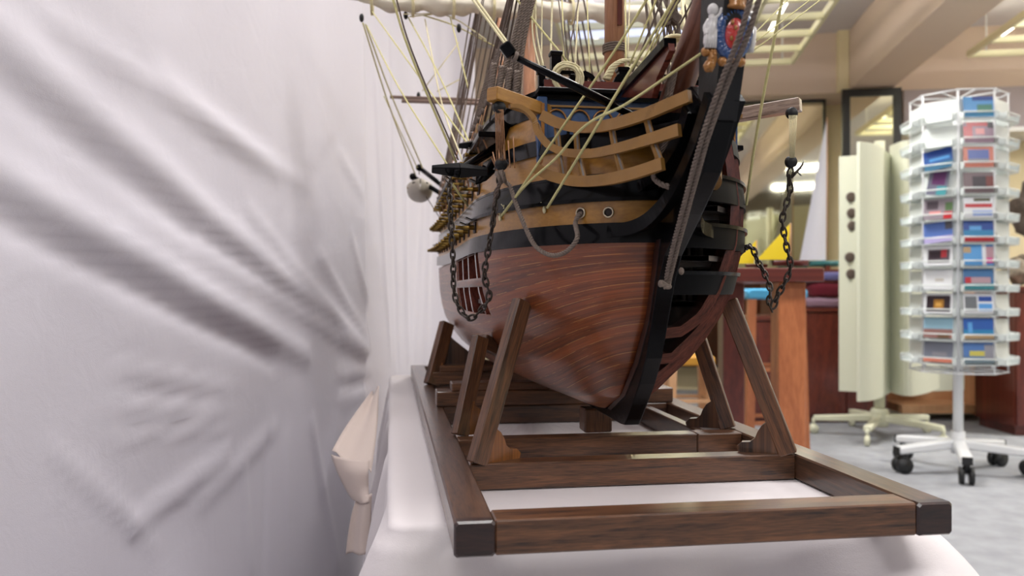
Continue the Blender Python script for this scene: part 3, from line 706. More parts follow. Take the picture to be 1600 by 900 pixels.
# cloth: flat top with rounded rim and folded skirt
def skirt():
    per = []; r = .022
    def corner(cs, ct, a0, a1, n=8):
        for i in range(n+1):
            a = a0+(a1-a0)*i/n; per.append((cs+r*math.cos(a), ct+r*math.sin(a), math.cos(a), math.sin(a)))
    def line(s0, t0, s1, t1, ns, nt, n):
        for i in range(1, n): per.append((s0+(s1-s0)*i/n, t0+(t1-t0)*i/n, ns, nt))
    corner(S1-r, T1-r, 0, PI/2) ; line(S1-r, T1, S0+r, T1, 0, 1, 80); corner(S0+r, T1-r, PI/2, PI); line(S0, T1-r, S0, T0+r, -1, 0, 50)
    corner(S0+r, T0+r, PI, 1.5*PI); line(S0+r, T0, S1-r, T0, 0, -1, 110); corner(S1-r, T0+r, 1.5*PI, 2*PI); line(S1, T0+r, S1, T1-r, 1, 0, 40)
    per.append(per[0]); return per
PER = skirt(); PL = [0]
for a, b in zip(PER, PER[1:]): PL.append(PL[-1]+math.hypot(a[0]-b[0], a[1]-b[1]))
m = MB(); rows = []
cs, ct = (S0+S1)/2, (T0+T1)/2
for f in (0.0, .5, .9, .97): rows.append([Ft(cs+(p[0]-p[2]*.012-cs)*f, ct+(p[1]-p[3]*.012-ct)*f, ZT0) for p in PER])
for k in range(5):
    a = PI/2*k/4; rows.append([Ft(p[0]+p[2]*(.010*math.sin(a)-.010), p[1]+p[3]*(.010*math.sin(a)-.010), ZT0-.010*(1-math.cos(a))) for p in PER])
for k in range(1, 40):
    dz = .012+.60*(k/39)**1.2; row = []
    for p, L in zip(PER, PL):
        cor = max(0, abs(p[2]*p[3])*2)                       # 1 at the corners
        amp = min(.05, dz*.35)
        side = 1.0 if abs(p[3]) > .8 else .8
        d = amp*(.45*math.sin(L*21+1.2)+.35*math.sin(L*37+.4*math.sin(L*5))+.2*math.sin(L*9+dz*5))*side + dz*.10
        if p[3] < -.5: d *= .65
        rt = 1.0 if p[1] > .2 else .0
        near = math.exp(-((p[0]-S0)**2+(min(abs(p[1]-T0), abs(p[1]-T1)))**2)/.0032)
        cone = (.062*rt+.012*(1-rt))*(1-math.exp(-dz/.035))+dz*(.34 if rt else .30)
        d += near*cone
        row.append(Ft(p[0]+p[2]*d, p[1]+p[3]*d, ZT0-.010-dz+.012))
    rows.append(row)
m.grid(rows); o = m.build('tablecloth', M_cloth); tag(o, 'white cloth covering the table under the ship cradle, folds falling at the corners', 'tablecloth')
o.modifiers.new('thickness', 'SOLIDIFY').thickness = .0012
# loose flap of the hem sticking out at the left side
def flap(pix, Ys, name):
    pass
A = lambda u, v, Y: WY(u, v, Y)
m = MB(); R1 = catmull([A(592, 606, 1.62), A(590, 660, 1.42), A(584, 712, 1.30), A(580, 738, 1.25)], 5)
R2 = catmull([A(580, 616, 1.66), A(562, 640, 1.52), A(536, 678, 1.40), A(518, 710, 1.32)], 5)
rows = [[a.lerp(b, k/10)+Vector((0, .01*math.sin(k*.9), .006*math.sin(k*.8))) for k in range(11)] for a, b in zip(R1, R2)]
m.grid(rows)
R3 = catmull([A(518, 710, 1.32), A(528, 738, 1.30), A(548, 776, 1.29), A(562, 784, 1.28)], 5)
R4 = catmull([A(578, 720, 1.27), A(576, 736, 1.26), A(576, 760, 1.26), A(577, 784, 1.25)], 5)
m.grid([[a.lerp(b, k/10)+Vector((0, -.012*math.sin(k*.31), 0)) for k in range(11)] for a, b in zip(R3, R4)])
R5 = catmull([A(560, 772, 1.29), A(550, 800, 1.28), A(543, 840, 1.28), A(540, 866, 1.28)], 5)
R6 = catmull([A(580, 772, 1.25), A(579, 800, 1.25), A(578, 840, 1.25), A(577, 864, 1.25)], 5)
m.grid([[a.lerp(b, k/10)+Vector((0, .008*math.sin(k*.7), 0)) for k in range(11)] for a, b in zip(R5, R6)])
hf = m.build('hem_flap', M_clothp, o); hf['label'] = 'pinkish corner of the cloth folded out at the left'
hf.modifiers.new('thickness', 'SOLIDIFY').thickness = .0012

# ------------------------------------------------------------------ wooden cradle
CR = thing('ship_cradle', 'dark varnished walnut cradle frame holding up the ship model', 'ship cradle', F(1.45, 0, ZT0)[:], math.asin(SA))
zc0, zc1 = ZT0+.0012, -.200; zm = (zc0+zc1)/2; hh = zc1-zc0
def cb(name, p0, p1, w, h, side, mat, bev=.0015, **k):
    return MB().bar(F(*p0), F(*p1), w, h, side, bev=bev, **k).build(name, mat, CR)
RX = Vector((CA, SA, 0)); AX = Vector((-SA, CA, 0)); UP = Vector((0, 0, 1))
for sg in (-1, 1):
    cb('side_rail', (.708, sg*.2185, zm), (2.235, sg*.2185, zm), .036, hh, RX, [M_walnut], bev=.002)
    # dark end grain block at the near end of each rail
    cb('end_block', (.7065, sg*.2185, zm), (.722, sg*.2185, zm), .0364, hh+.0006, RX, M_endgrain, bev=.0025)
cb('cross_rail', (.727, -.2005, zm), (.727, .2005, zm), hh, .0365, UP, M_walnut_mid)
cb('cross_rail', (.958, -.2005, zm), (.958, .2005, zm), hh, .030, UP, M_walnut_mid)
cb('cross_rail', (1.113, -.2005, zm), (1.113, .135, zm), hh, .030, UP, M_walnut_mid)
cb('joint_block', (1.113, .1352, zm), (1.113, .2005, zm), hh, .032, UP, M_walnut_mid)
for s_ in (1.43, 1.78, 2.21): cb('cross_rail', (s_, -.2005, zm), (s_, .2005, zm), hh, .030, UP, M_walnut)
cb('inner_rail', (1.13, .151, zm), (1.415, .151, zm), .016, hh, RX, M_walnut)
cb('step_beam', (1.43, -.2, -.199), (1.43, .2, -.199), .028, .05, UP, M_walnut_mid) if False else None
for s_ in (1.44, 1.78):
    cb('step_beam', (s_, -.212, -.1865), (s_, .212, -.1865), .026, .05, UP, M_walnut_mid)
    cb('step_beam', (s_, -.186, -.1635+.0), (s_, .186, -.1635), .020, .046, UP, M_walnut_mid) if False else None
    cb('upper_beam', (s_, -.186, -.1665), (s_, -.012, -.1665), .0135, .046, UP, M_walnut_mid)
    cb('upper_beam', (s_, .012, -.1665), (s_, .186, -.1665), .0135, .046, UP, M_walnut_mid)
MB().bar(F(1.145, 0, -.2), F(1.145, 0, -.1665), .040, .034, RX, bev=.002).build('keel_block', M_walnut_mid, CR)
def brace(sb_, qb, st, qt, zt_, w, th, sg):
    d1 = RX*(-sg*math.cos(math.radians(30))) + AX*math.sin(math.radians(30))
    p0, p1 = F(sb_, sg*qb, zc1), F(st, sg*qt, zt_)
    br = MB().bar(p0-UP*0, p1, w, th, d1, bev=.0012).build('brace', M_walnut_mid, CR)
    # scrolled bracket at the foot
    n = d1.cross(UP).normalized(); c = p0+d1*(w*.4)
    prof = [(0, 0), (.050, 0), (.052, .006), (.046, .012), (.036, .013), (.030, .018), (.027, .026), (.022, .034), (.014, .040), (.0125, .046)]
    q = MB(); q.plate([c+d1*a+UP*b-n*th*.42 for a, b in prof], n*th*.84)
    q.build('foot_bracket', M_walnut_gold if sg < 0 else M_walnut_mid, br)
    return br
for sg in (-1, 1):
    brace(.945, .192, .985, .132, -.012, .022, .015, sg)
    brace(1.135, .196, 1.17, .163, -.066, .022, .015, sg)
    brace(1.76, .205, 1.80, .168, -.070, .030, .018, sg)
# top ties running inboard from the second pair of braces, panel under the midship
cb('tie_bar', (1.172, -.160, -.072), (1.20, -.120, -.092), .022, .012, UP, M_walnut)
cb('tie_bar', (1.172, .160, -.072), (1.20, .120, -.092), .022, .012, UP, M_walnut)
for sg in (-1, 1):
    q = MB(); q.plate([F(1.79, sg*.197, zc1), F(1.79, sg*.02, zc1), F(1.79, sg*.02, -.168), F(1.79, sg*.105, -.145), F(1.79, sg*.155, -.105), F(1.79, sg*.168, -.09)], AX*.018); q.build('cradle_web', M_walnut, CR)

# ------------------------------------------------------------------ the ship model
ZK = -.161
SHIP = thing('model_ship', 'large wooden sailing warship model with ochre, black and red brown hull on the cradle', 'model ship', F(1.6, 0, ZK-.004)[:], math.asin(SA))
TB = [(-.161,.009),(-.156,.045),(-.148,.075),(-.135,.100),(-.118,.120),(-.09,.143),(-.06,.160),(-.03,.169),(0,.174),(.05,.176),(.1,.174),(.15,.168),(.2,.158),(.26,.150)]
TS = [(-.161,1.12),(-.155,1.055),(-.131,.983),(-.086,.929),(-.032,.88),(0,.865),(.055,.847),(.10,.843),(.18,.850),(.26,.86)]
TL = [(-.161,.9),(-.131,.62),(-.086,.46),(-.032,.39),(0,.36),(.05,.33),(.1,.32),(.2,.32)]
SEND = 2.36
def sheer(s): return .028*max(0, (s-1.45)/.9)**2
def bz(z): return interp(TB, z)
def half(s, z):
    zz = z - sheer(s)*min(1, max(0, (z+.05)/.1))
    sb = interp(TS, zz); x = min(1, max(0, (s-sb)/interp(TL, zz)))
    e = math.sqrt(max(0, 1-(1-x)**2))
    c = interp([(-.16, 1.0), (-.05, .75), (.05, .45), (.25, .35)], zz)
    f = 1-c*max(0, (s-1.95)/(SEND-1.95))**2
    return .008 + (bz(zz)-.008)*e*max(.02, f)
def hull_hit(u, v, sg=-1):
    k = (u-800)/FPX; prev = None; s = .845
    while s < 2.35:
        Y = s/(CA-SA*k); q = (CA*k+SA)*Y-.291; z = -(v-HOR)/FPX*Y; hh_ = half(s, z)
        ok = (q > -hh_) if sg < 0 else (q < hh_)
        if sg < 0 and q > -hh_ and interp(TS, z) < s: return s, q, z
        if sg > 0 and q > hh_*.98 and False: return s, q, z
        s += .002
    return None
def hp(s, z, sg, off=0.0):
    """point on the hull side, pushed out by off"""
    h = half(s, z); e = .004
    ds = (half(s+e, z)-half(max(s-e, interp(TS, z)), z))/(s+e-max(s-e, interp(TS, z)))
    nq, ns = 1.0, -ds; L = math.hypot(nq, ns); nq /= L; ns /= L
    return F(s+ns*off, sg*(h+nq*off), z)
# planked lower hull
def lower_skin(sg, d0, name):
    NA, NB = 90, 40; rows = []; arc = []
    for i in range(NA+1):
        a = (i/NA)**1.7; col = []
        zs = [-.1575+(.0555+.1575)*((j/160)) for j in range(161)]
        pts = []
        for z in zs:
            sb = interp(TS, z); s = max(sb + (SEND-sb)*a, 0)
            pts.append((s, half(s, z), z))
        L = [0]
        for p, q in zip(pts, pts[1:]): L.append(L[-1]+math.dist(p, q))
        for j in range(NB+1):
            g = L[-1]*j/NB; k = 0
            while k < len(L)-2 and L[k+1] < g: k += 1
            f = (g-L[k])/max(1e-9, L[k+1]-L[k]); p = [pts[k][n]+(pts[k+1][n]-pts[k][n])*f for n in range(3)]
            col.append(p)
        rows.append(col)
    m = MB(); n = NB+1
    for i, c in enumerate(rows):
        for p in c: m.v.append(F(p[0], sg*p[1], p[2]))
    for i in range(NA):
        for j in range(NB):
            s_ = (rows[i][j][0]+rows[i+1][j+1][0])/2
            if s_ < d0: continue
            q = [(i, j), (i, j+1), (i+1, j+1), (i+1, j)]
            if sg > 0: q = q[::-1]
            m.f.append([a*n+b for a, b in q]); m.m.append(0); m.sm.append(True)
            m.uv.append([(rows[a][b][0], 15.0*(b/NB-(1-b/NB)*(.9*math.exp(-(rows[a][b][0]-.85)/.25)+1.1*math.exp(-(rows[a][b][0]-.85)/.08)))+40) for a, b in q])
    return m.build(name, M_hull, SHIP)
import bmesh
def cut_opening(o, s0, s1, zr, sg):
    """saw a rectangular opening between two stations and each pair of heights"""
    bm = bmesh.new(); bm.from_mesh(o.data); Mi = parent_matrix(SHIP).inverted()
    def plane(co, no):
        c = Mi @ co; n_ = (Mi.to_3x3() @ no).normalized()
        bmesh.ops.bisect_plane(bm, geom=bm.verts[:]+bm.edges[:]+bm.faces[:], dist=1e-6, plane_co=c, plane_no=n_)
    for s in (s0, s1): plane(F(s, 0, 0), AX)
    for a, b in zr: plane(F(s0, 0, a), UP); plane(F(s0, 0, b), UP)
    c0 = Mi @ F(s0, 0, 0); c1 = Mi @ F(s1, 0, 0); kill = []
    for f in bm.faces:
        c = f.calc_center_median(); z = c.z + (ZK-.004)
        if c0.y < c.y < c1.y and any(a < z < b for a, b in zr): kill.append(f)
    bmesh.ops.delete(bm, geom=kill, context='FACES'); bm.to_mesh(o.data); bm.free()
sk = lower_skin(-1, 0, 'planked_hull')
cut_opening(sk, 1.115, 1.44, [(-.033, .006), (.018, .052)], -1)
md = sk.modifiers.new('thickness', 'SOLIDIFY'); md.thickness = .003; md.offset = -1
sp = lower_skin(1, 1.30, 'planked_hull')
sp.modifiers.new('thickness', 'SOLIDIFY').thickness = .003
# upper hull strakes: each painted band is a strip along the side
def strake(name, z0, z1, mat, off, sg, s0=None, s1=SEND, n=70, th=.004, nz=4, zs=None):
    m = MB(); out = []; inn = []
    for i in range(n+1):
        a = (i/n)**1.6; ro = []; ri = []
        for j in range(nz+1):
            zb = z0+(z1-z0)*j/nz; st = max(interp(TS, zb)+.0, s0 or 0); s = st+(s1-st)*a
            z = zb+sheer(s)
            ro.append(hp(s, z, sg, off)); ri.append(hp(s, z, sg, off-th))
        out.append(ro); inn.append(ri)
    uvf = lambda a, b: (a/n*1.5, b/nz*(z1-z0))
    m.grid(out if sg < 0 else [r[::-1] for r in out], uvf=uvf)
    m.grid([[o_[-1] for o_ in out], [i_[-1] for i_ in inn]] , uvf=uvf); m.grid([[i_[0] for i_ in inn], [o_[0] for o_ in out]], uvf=uvf)
    m.grid([r[::-1] for r in inn] if sg < 0 else inn, uvf=uvf)
    m.grid([out[-1], inn[-1]]); m.grid([inn[0], out[0]])
    return m.build(name, mat, SHIP)
# starboard bands, from the waterline up
strake('main_wale', .052, .0735, M_wale, .005, -1, th=.008)
strake('lower_ochre_band', .0735, .100, M_yellow, .001, -1)
strake('middle_wale', .100, .124, M_wale, .004, -1, th=.007)
strake('middle_ochre_band', .124, .157, M_yellow, .001, -1)
strake('upper_wale', .157, .176, M_wale, .004, -1, s0=.90, th=.007)
strake('upper_ochre_band', .176, .207, M_yellow, .001, -1, s0=.945)
strake('bulwark', .207, .232, M_black, .002, -1, s0=.945)
strake('cap_rail', .232, .238, M_black, .006, -1, s0=.945, th=.012, nz=1)
strake('moulding', .124, .127, M_wale, .0045, -1, th=.005, nz=1)
strake('moulding', .0965, .1005, M_black, .0075, -1, th=.006, nz=1)
# port side: open frames forward, banded aft
for nm_, a, b, mt in (('main_wale', .047, .070, M_dull), ('middle_wale', .098, .124, M_dull), ('lower_wale', -.004, .018, M_dull), ('upper_wale', .157, .176, M_dull)):
    strake(nm_, a, b, mt, .007, 1, th=.008, s0=(.90 if a > .15 else None))
    if a < .15: strake('wale_lip', b, b+.004, M_black, .010, 1, th=.010, nz=1)
for nm_, a, b, mt, s0 in (('lower_ochre_band', .070, .098, M_yellow, 1.30), ('middle_ochre_band', .124, .157, M_yellow, 1.30), ('upper_ochre_band', .176, .207, M_yellow, .945), ('bulwark', .207, .232, M_black, .945), ('cap_rail', .232, .238, M_black, .945)):
    strake(nm_, a, b, mt, .001, 1, s0=s0)
def frame_rib(s, sg, w=.022, dep=.012, z0=None, z1=.20, name='frame_rib', mat=None):
    pts = []; zs = [-.157+(z1+.157)*i/44 for i in range(45)]
    for z in zs:
        if z0 is not None and z < z0: continue
        if interp(TS, z) > s-.004: continue
        pts.append((half(s, z), z))
    if len(pts) < 4: return
    if z0 is None: pts = [(.008, pts[0][1]-.003)]+pts
    m = MB(); rows = []
    for i, (h, z) in enumerate(pts):
        a = pts[max(0, i-1)]; b = pts[min(len(pts)-1, i+1)]; tx, tz = b[0]-a[0], b[1]-a[1]; L = math.hypot(tx, tz) or 1; nx, nz_ = -tz/L, tx/L
        if nx > 0: nx, nz_ = -nx, -nz_
        o1 = (h-.0015, z); i1 = (max(.002, h+nx*dep), z+nz_*dep)
        rows.append([F(s-w/2, sg*o1[0], o1[1]), F(s+w/2, sg*o1[0], o1[1]), F(s+w/2, sg*i1[0], i1[1]), F(s-w/2, sg*i1[0], i1[1]), F(s-w/2, sg*o1[0], o1[1])])
    m.grid(rows, smooth=False, uvf=lambda a, b: (a*.01+s*3, b*.02)); m.add(rows[-1][:4], [[0, 1, 2, 3]])
    return m.build(name, mat or M_rib, SHIP)
for i in range(12): frame_rib(.905+.033*i, 1, w=.0305)
for i in range(4): frame_rib(1.145+.095*i, -1, w=.012, dep=.014, z0=-.06, z1=.06)
m = MB(); rows = []
for i in range(20):
    s_ = 1.08+.40*i/19; rows.append([F(s_, -half(s_, z)+.018, z) for z in (-.06, -.03, 0, .03, .06)])
m.grid(rows, uvf=lambda a, b: (a*.02, b*.03)); m.build('inner_planking', M_rib, SHIP)
# keel, stem and head
m = MB(); m.bar(F(1.0, 0, -.159), F(2.33, 0, -.159), .016, .011, RX, bev=.001); m.build('keel', M_black, SHIP)
hw = .0095
FR = [(1003,655),(1012,632),(1024,600),(1035,560),(1047,490),(1056,440),(1066,400),(1098,335),(1128,270),(1142,215),(1149,190)]
BK = [(1082,150),(1075,195),(1058,240),(1040,275),(1030,310),(1027,340),(1025,375),(1018,430),(1008,500),(992,565),(972,615),(950,638)]
fr = [sq(u, v, hw) for u, v in FR]; bk = [sq(u, v, -hw) for u, v in BK]
out = fr + [(.745, .195), (.765, .195)] + bk + [(1.10, -.156), (1.10, -.1645), (fr[0][0]+.03, -.1645), (fr[0][0]+.01, -.163)]
m = MB(); m.frustum([F(s, -hw, z) for s, z in out], [F(s, hw, z) for s, z in out]); st = m.build('stem_post', M_black, SHIP)
bv = st.modifiers.new('bevel', 'BEVEL'); bv.width = .0015; bv.segments = 2; bv.limit_method = 'ANGLE'
# reddish stem strip between planking and the black knee
in_ = [(s-.016, z) for s, z in bk[6:]]
m = MB(); m.frustum([F(s, -hw-.001, z) for s, z in bk[6:]+in_[::-1]], [F(s, hw+.001, z) for s, z in bk[6:]+in_[::-1]]); m.build('stem_rabbet', plain('dark_stem', (40, 20, 18), .35, coat=.5), SHIP)
# stem head block that carries the crest
hb = [sq(u, v, -.011) for u, v in ((1092,150),(1094,60),(1098,-30))]
hf_ = [sq(u, v, .011) for u, v in ((1150,190),(1160,120),(1168,60),(1172,-30))]
poly = hf_ + hb[::-1]
m = MB(); m.frustum([F(s, -.0115, z) for s, z in poly], [F(s, .0115, z) for s, z in poly]); m.build('stem_head', M_blackm, SHIP)
def ribbon(name, pts, w, th, mat, sidev=None, parent=SHIP, n=6, taper=None):   # curved moulding: w = visible height, th = thickness
    P = catmull(pts, n); m = MB(); rows = []; L = 0
    for i, p in enumerate(P):
        t_ = (P[min(i+1, len(P)-1)]-P[max(i-1, 0)]).normalized()
        sd = Vector(sidev) if sidev is not None else UP.cross(t_).normalized()
        sd = (sd-t_*sd.dot(t_)).normalized(); u_ = t_.cross(sd).normalized()
        ww = w*(taper[0]+(taper[1]-taper[0])*i/(len(P)-1)) if taper else w
        rows.append([p+sd*a*th/2+u_*b*ww/2 for a, b in ((-1,-1),(1,-1),(1,1),(-1,1),(-1,-1))])
    m.grid(rows, smooth=False, uvf=lambda a, b: (a*.012, b*.006+.3)); m.add(rows[0][:4], [[3,2,1,0]]); m.add(rows[-1][:4], [[0,1,2,3]])
    return m.build(name, mat, parent)
# cheeks sweeping from the wales up the knee
for sg in (-1, 1):
    def cw(lst): 
        r = []
        for u, v, q in lst:
            s, z = sq(u, v, q); r.append(F(s, sg*abs(q), z))
        return r
    ribbon('cheek', cw([(900,300,-.085),(950,305,-.055),(985,300,-.034),(1015,285,-.020),(1045,252,-.014),(1068,215,-.0125),(1082,170,-.012)]), .017, .014, M_black, taper=(.5, 1.0))
    ribbon('cheek', cw([(880,368,-.090),(950,362,-.058),(1000,352,-.032),(1035,325,-.018),(1062,285,-.0135),(1085,235,-.0125),(1102,185,-.012),(1112,150,-.012)]), .014, .010, M_black, taper=(1.0, 1.0))
    def mir(lst):
        r = []
        for u, v, Y in lst:
            p = WY(u, v, Y); s_ = -SA*p.x+CA*p.y; q_ = CA*p.x+SA*p.y-.291
            if sg > 0: q_ *= .74; s_ += .012
            r.append(F(s_, sg*abs(q_), p.z-H))
        return r
    YR = [(776,.905),(800,.912),(834,.922),(872,.912),(905,.893),(950,.846),(1000,.804),(1040,.783),(1080,.760)]
    yr = lambda u: interp(YR, u)
    ribbon('head_rail', mir([(u, v, yr(u)) for u, v in ((846,180),(872,192),(905,199),(950,196),(1000,182),(1040,166),(1078,150))]), .0118, .006, M_orn)
    ribbon('head_rail', mir([(u, v, yr(u)) for u, v in ((796,166),(810,167),(824,175),(835,189),(842,208),(858,227),(885,238),(925,240),(970,231),(1015,218),(1062,203))]), .0120, .006, M_orn, taper=(.35, 1.0))
    ribbon('head_rail', mir([(u, v, yr(u)-.004) for u, v in ((836,262),(862,275),(900,283),(945,281),(990,271),(1036,256))]), .0118, .006, M_orn)
    for tu, tv, mu, mv, bu, bv_ in ((869,196,873,232,880,276),(900,201,902,236,912,280),(955,197,961,232,973,274),(1009,180,1018,216,1033,256)):
        P3 = mir([(tu,tv,yr(tu)+.004),(mu,mv,yr(mu)+.004),(bu,bv_,yr(bu)+.002)])
        hd = MB().bar(P3[0], P3[1], .0055, .005, RX).bar(P3[1], P3[2], .0055, .005, RX).build('head_timber', M_orn, SHIP)
        MB().bar(P3[0]-AX*.0032, P3[1]-AX*.0032, .0020, .001, RX).bar(P3[1]-AX*.0032, P3[2]-AX*.0032, .0020, .001, RX).build('inlay', M_grey, hd)
    # cathead with its knee
    s0, s1 = .952, .893
    a, b = F(s0, sg*.108, .2115), F(s1, sg*.181, .217)
    MB().bar(a, b, .016, .015, bev=.001).build('cathead', M_yellow if sg < 0 else M_cathead, SHIP)
# beakhead bulkhead
bkx = MB(); bkx.bar(F(.950, -.112, .192), F(.950, .112, .192), .085, .008, UP); bulk = bkx.build('beakhead_bulkhead', M_blue, SHIP)
MB().bar(F(.942, -.122, .2335), F(.942, .122, .2335), .006, .024, UP, bev=.001).bar(F(.946, -.118, .227), F(.946, .118, .227), .005, .014, UP).build('bulkhead_cap', M_black, SHIP)
MB().bar(F(.9450, -.112, .2175), F(.9450, .112, .2175), .0022, .003, UP).build('gold_moulding', M_orn, bulk)
for i in range(8):
    c = -.098+.028*i; pts = [F(.9445, c+.0125*math.cos(PI*k/10), .198+.0155*math.sin(PI*k/10)) for k in range(11)]
    a = MB(); a.tube(pts, .0013, 6)
    a.tube([F(.9445, c-.0125, .199), F(.9445, c-.014, .190)], [.0015, .0005], 6); a.tube([F(.9445, c, .172), F(.9445, c, .158)], .0014, 6)
    a.build('gold_arch', M_gold, bulk)
    MB().bar(F(.9445, c-.014, .188), F(.9445, c-.014, .158), .003, .003, RX).build('pilaster', M_orn if i % 2 == 0 else M_black, bulk)
MB().bar(F(.949, -.112, .243), F(.949, .112, .243), .012, .004, UP).build('deck_front_plank', M_mahog, SHIP)
# dark beak deck and its gratings
P = [F(.944, -.110, .163), F(.944, .110, .163), F(.80, .022, .163), F(.775, .010, .163), F(.775, -.010, .163), F(.80, -.022, .163)]
m = MB(); m.plate(P, UP*.006); m.build('beak_deck', M_black, SHIP)
g = MB()
for i in range(11):
    s = .79+.014*i; wq = .016+(s-.775)/.17*.088; g.bar(F(s, -wq, .1745), F(s, wq, .1745), .008, .006, UP)
g.build('beak_grating', M_black, SHIP)
MB().grid([[F(.945-(.945-.80)*k/8, -.118+.098*(k/8)**1.1, z) for z in (.150, .170)] for k in range(9)]).grid([[F(.945-(.945-.80)*k/8, .118-.098*(k/8)**1.1, z) for z in (.150, .170)] for k in range(9)]).build('beak_wale', M_black, SHIP)
for sg in (-1, 1):
    cp = MB().bar(F(.942, sg*.1165, .148), F(.942, sg*.1165, .226), .012, .014, RX, bev=.001).build('corner_pilaster', M_blue, SHIP)
    MB().bar(F(.9335, sg*.1165, .156), F(.9335, sg*.1165, .218), .004, .002, RX).ball(F(.934, sg*.1165, .150), .005, .003, .004, n=6).build('gilding', M_gold, cp)
# decks
def deck(name, z, s0, s1, mat, th=.006, k=.95):
    m = MB(); n = 40; L = [F(s0+(s1-s0)*i/n, -max(.004, half(s0+(s1-s0)*i/n, z)*k-.004), z+sheer(s0+(s1-s0)*i/n)) for i in range(n+1)]
    Rr = [F(s0+(s1-s0)*i/n, max(.004, half(s0+(s1-s0)*i/n, z)*k-.004), z+sheer(s0+(s1-s0)*i/n)) for i in range(n+1)]
    top = [[a, b] for a, b in zip(L, Rr)]; m.grid(top, smooth=False, uvf=lambda a, b: (a*.04, b*.3)); m.grid([[b-UP*th, a-UP*th] for a, b in zip(L, Rr)], smooth=False)
    m.grid([[a, a-UP*th] for a in L], smooth=False); m.grid([[b-UP*th, b] for b in Rr], smooth=False)
    return m.build(name, mat, SHIP)
deck('lower_deck', .040, .875, 2.3, M_grey); deck('middle_deck', .096, .875, 2.3, M_grey); deck('orlop_deck', -.012, .90, 2.3, M_grey); deck('upper_deck', .222, .955, 2.34, M_deckwood, k=.99)
MB().bar(F(SEND-.004, -.10, .06), F(SEND+.02, -.0, .06), .02, .02).build('stern_beam', M_black, SHIP)
m = MB(); zz = [-.12+.40*i/12 for i in range(13)]
m.grid([[F(SEND+.0+.02*(z+.12), -half(SEND-.01, min(z, .25)), z), F(SEND+.0+.02*(z+.12), half(SEND-.01, min(z, .25)), z)] for z in zz], smooth=False); tr = m.build('transom', M_black, SHIP)
tr.modifiers.new('thickness', 'SOLIDIFY').thickness = .006
MB().bar(F(2.345, 0, -.16), F(2.375, 0, .06), .05, .012, AX).build('rudder', M_black, SHIP)
# interior pillars, deck beams seen through the open port bow
for s in (.93, .985, 1.04, 1.10, 1.16):
    for z0, z1 in ((-.012, .034), (.04, .09), (.096, .15)):
        w_ = half(s, z0+.01)*.62
        if s > .95 or z0 > 0: MB().tube([F(s, w_, z0), F(s, w_, z1)], .0032, 8).build('pillar', M_grey, SHIP)
    for z in (.088, .033): 
        w_ = half(s, z)*.9; MB().bar(F(s, -w_, z), F(s, w_, z), .008, .010, UP).build('deck_beam', M_grey, SHIP)
m = MB(); m.grid([[F(s, .0, -.12), F(s, .0, .15)] for s in (.93, 2.2)], smooth=False); cb_ = m.build('dark_backdrop', M_lining, SHIP); cb_.modifiers.new('thickness', 'SOLIDIFY').thickness = .004  # added dark sheet standing in for the shade inside the open hull
# timber heads, knight heads and pin rail at the fore deck edge
MB().bar(F(.965, -.118, .262), F(.965, -.060, .262), .005, .008, UP).bar(F(.965, .0, .262), F(.965, .118, .262), .005, .008, UP).build('fore_rail', M_black, SHIP)
ribbon('fore_rail_scroll', [F(.962, -.062, .262), F(.962, -.052, .257), F(.962, -.046, .248), F(.962, -.034, .244), F(.962, -.024, .249), F(.962, -.018, .259), F(.962, -.006, .262)], .006, .008, M_black, sidev=AX)
for q, hh_, ww in ((-.112,.028,.008),(-.095,.046,.012),(-.074,.020,.007),(-.060,.020,.007),(-.012,.030,.012),(.01,.020,.007),(.045,.022,.007),(.08,.020,.007),(.11,.024,.008)):
    MB().bar(F(.965, q, .236), F(.965, q, .236+hh_), ww, ww, RX).bar(F(.965, q, .236+hh_), F(.965, q, .241+hh_), ww*1.25, ww*1.25, RX, bev=.001).build('timber_head', M_black, SHIP)
for q in (-.108, -.040, .05):
    MB().ball(F(.952, q, .247), .005).tube([F(.952, q, .236), F(.952, q, .246)], .003, 8).build('belaying_knob', M_black, SHIP)
# sloping black and oxblood gangway side beside the bowsprit
m = MB(); pts = [sq(985,142,-.03), sq(1068,52,-.03), sq(1070,64,-.03), sq(1048,110,-.03), sq(1040,142,-.03)]
m.frustum([F(s+.03, -.034, z) for s, z in pts], [F(s+.03, -.028, z) for s, z in pts]); m.build('bow_screen', M_rib, SHIP)
m = MB(); a, b = sq(982,142,-.03), sq(1068,50,-.03); m.bar(F(a[0]+.03, -.032, a[1]), F(b[0]+.03, -.032, b[1]), .012, .008, RX); m.build('screen_cap', M_black, SHIP)
# masts and bowsprit
bs = F(.965, 0, .085); be = F(.60, 0, .36)
MB().tube([bs, bs.lerp(be, .3), bs.lerp(be, .6), be, be+(be-bs)*.6], [.016, .0155, .0145, .012, .008], 20).build('bowsprit', M_sprit, SHIP)
def coil(name, c, axis, R_, r, turns, mat, rise=.0, sx=1.0, xd=None, parent=SHIP, jit=.0):
    c = Vector(c); a = Vector(axis).normalized(); x = Vector(xd) if xd is not None else a.orthogonal(); x = (x-a*x.dot(a)).normalized(); y = a.cross(x); pts = []
    n = 18
    for i in range(int(turns*n)+1):
        t_ = 2*PI*i/n; k = i/(turns*n); rr = R_*(1+jit*math.sin(t_*.37+k*9))
        pts.append(c + x*math.cos(t_)*rr*sx + y*math.sin(t_)*rr + a*rise*(k-.5))
    return MB().tube(pts, r, 6).build(name, mat, parent)
coil('bowsprit_lashing', W(1062,76,0)+AX*0, (be-bs), .0175, .0019, 3, M_ropec, .009)
MASTS = ((1.045, .0125, .262, .95), (1.71, .0135, .24, 1.15), (2.18, .010, .25, .95))
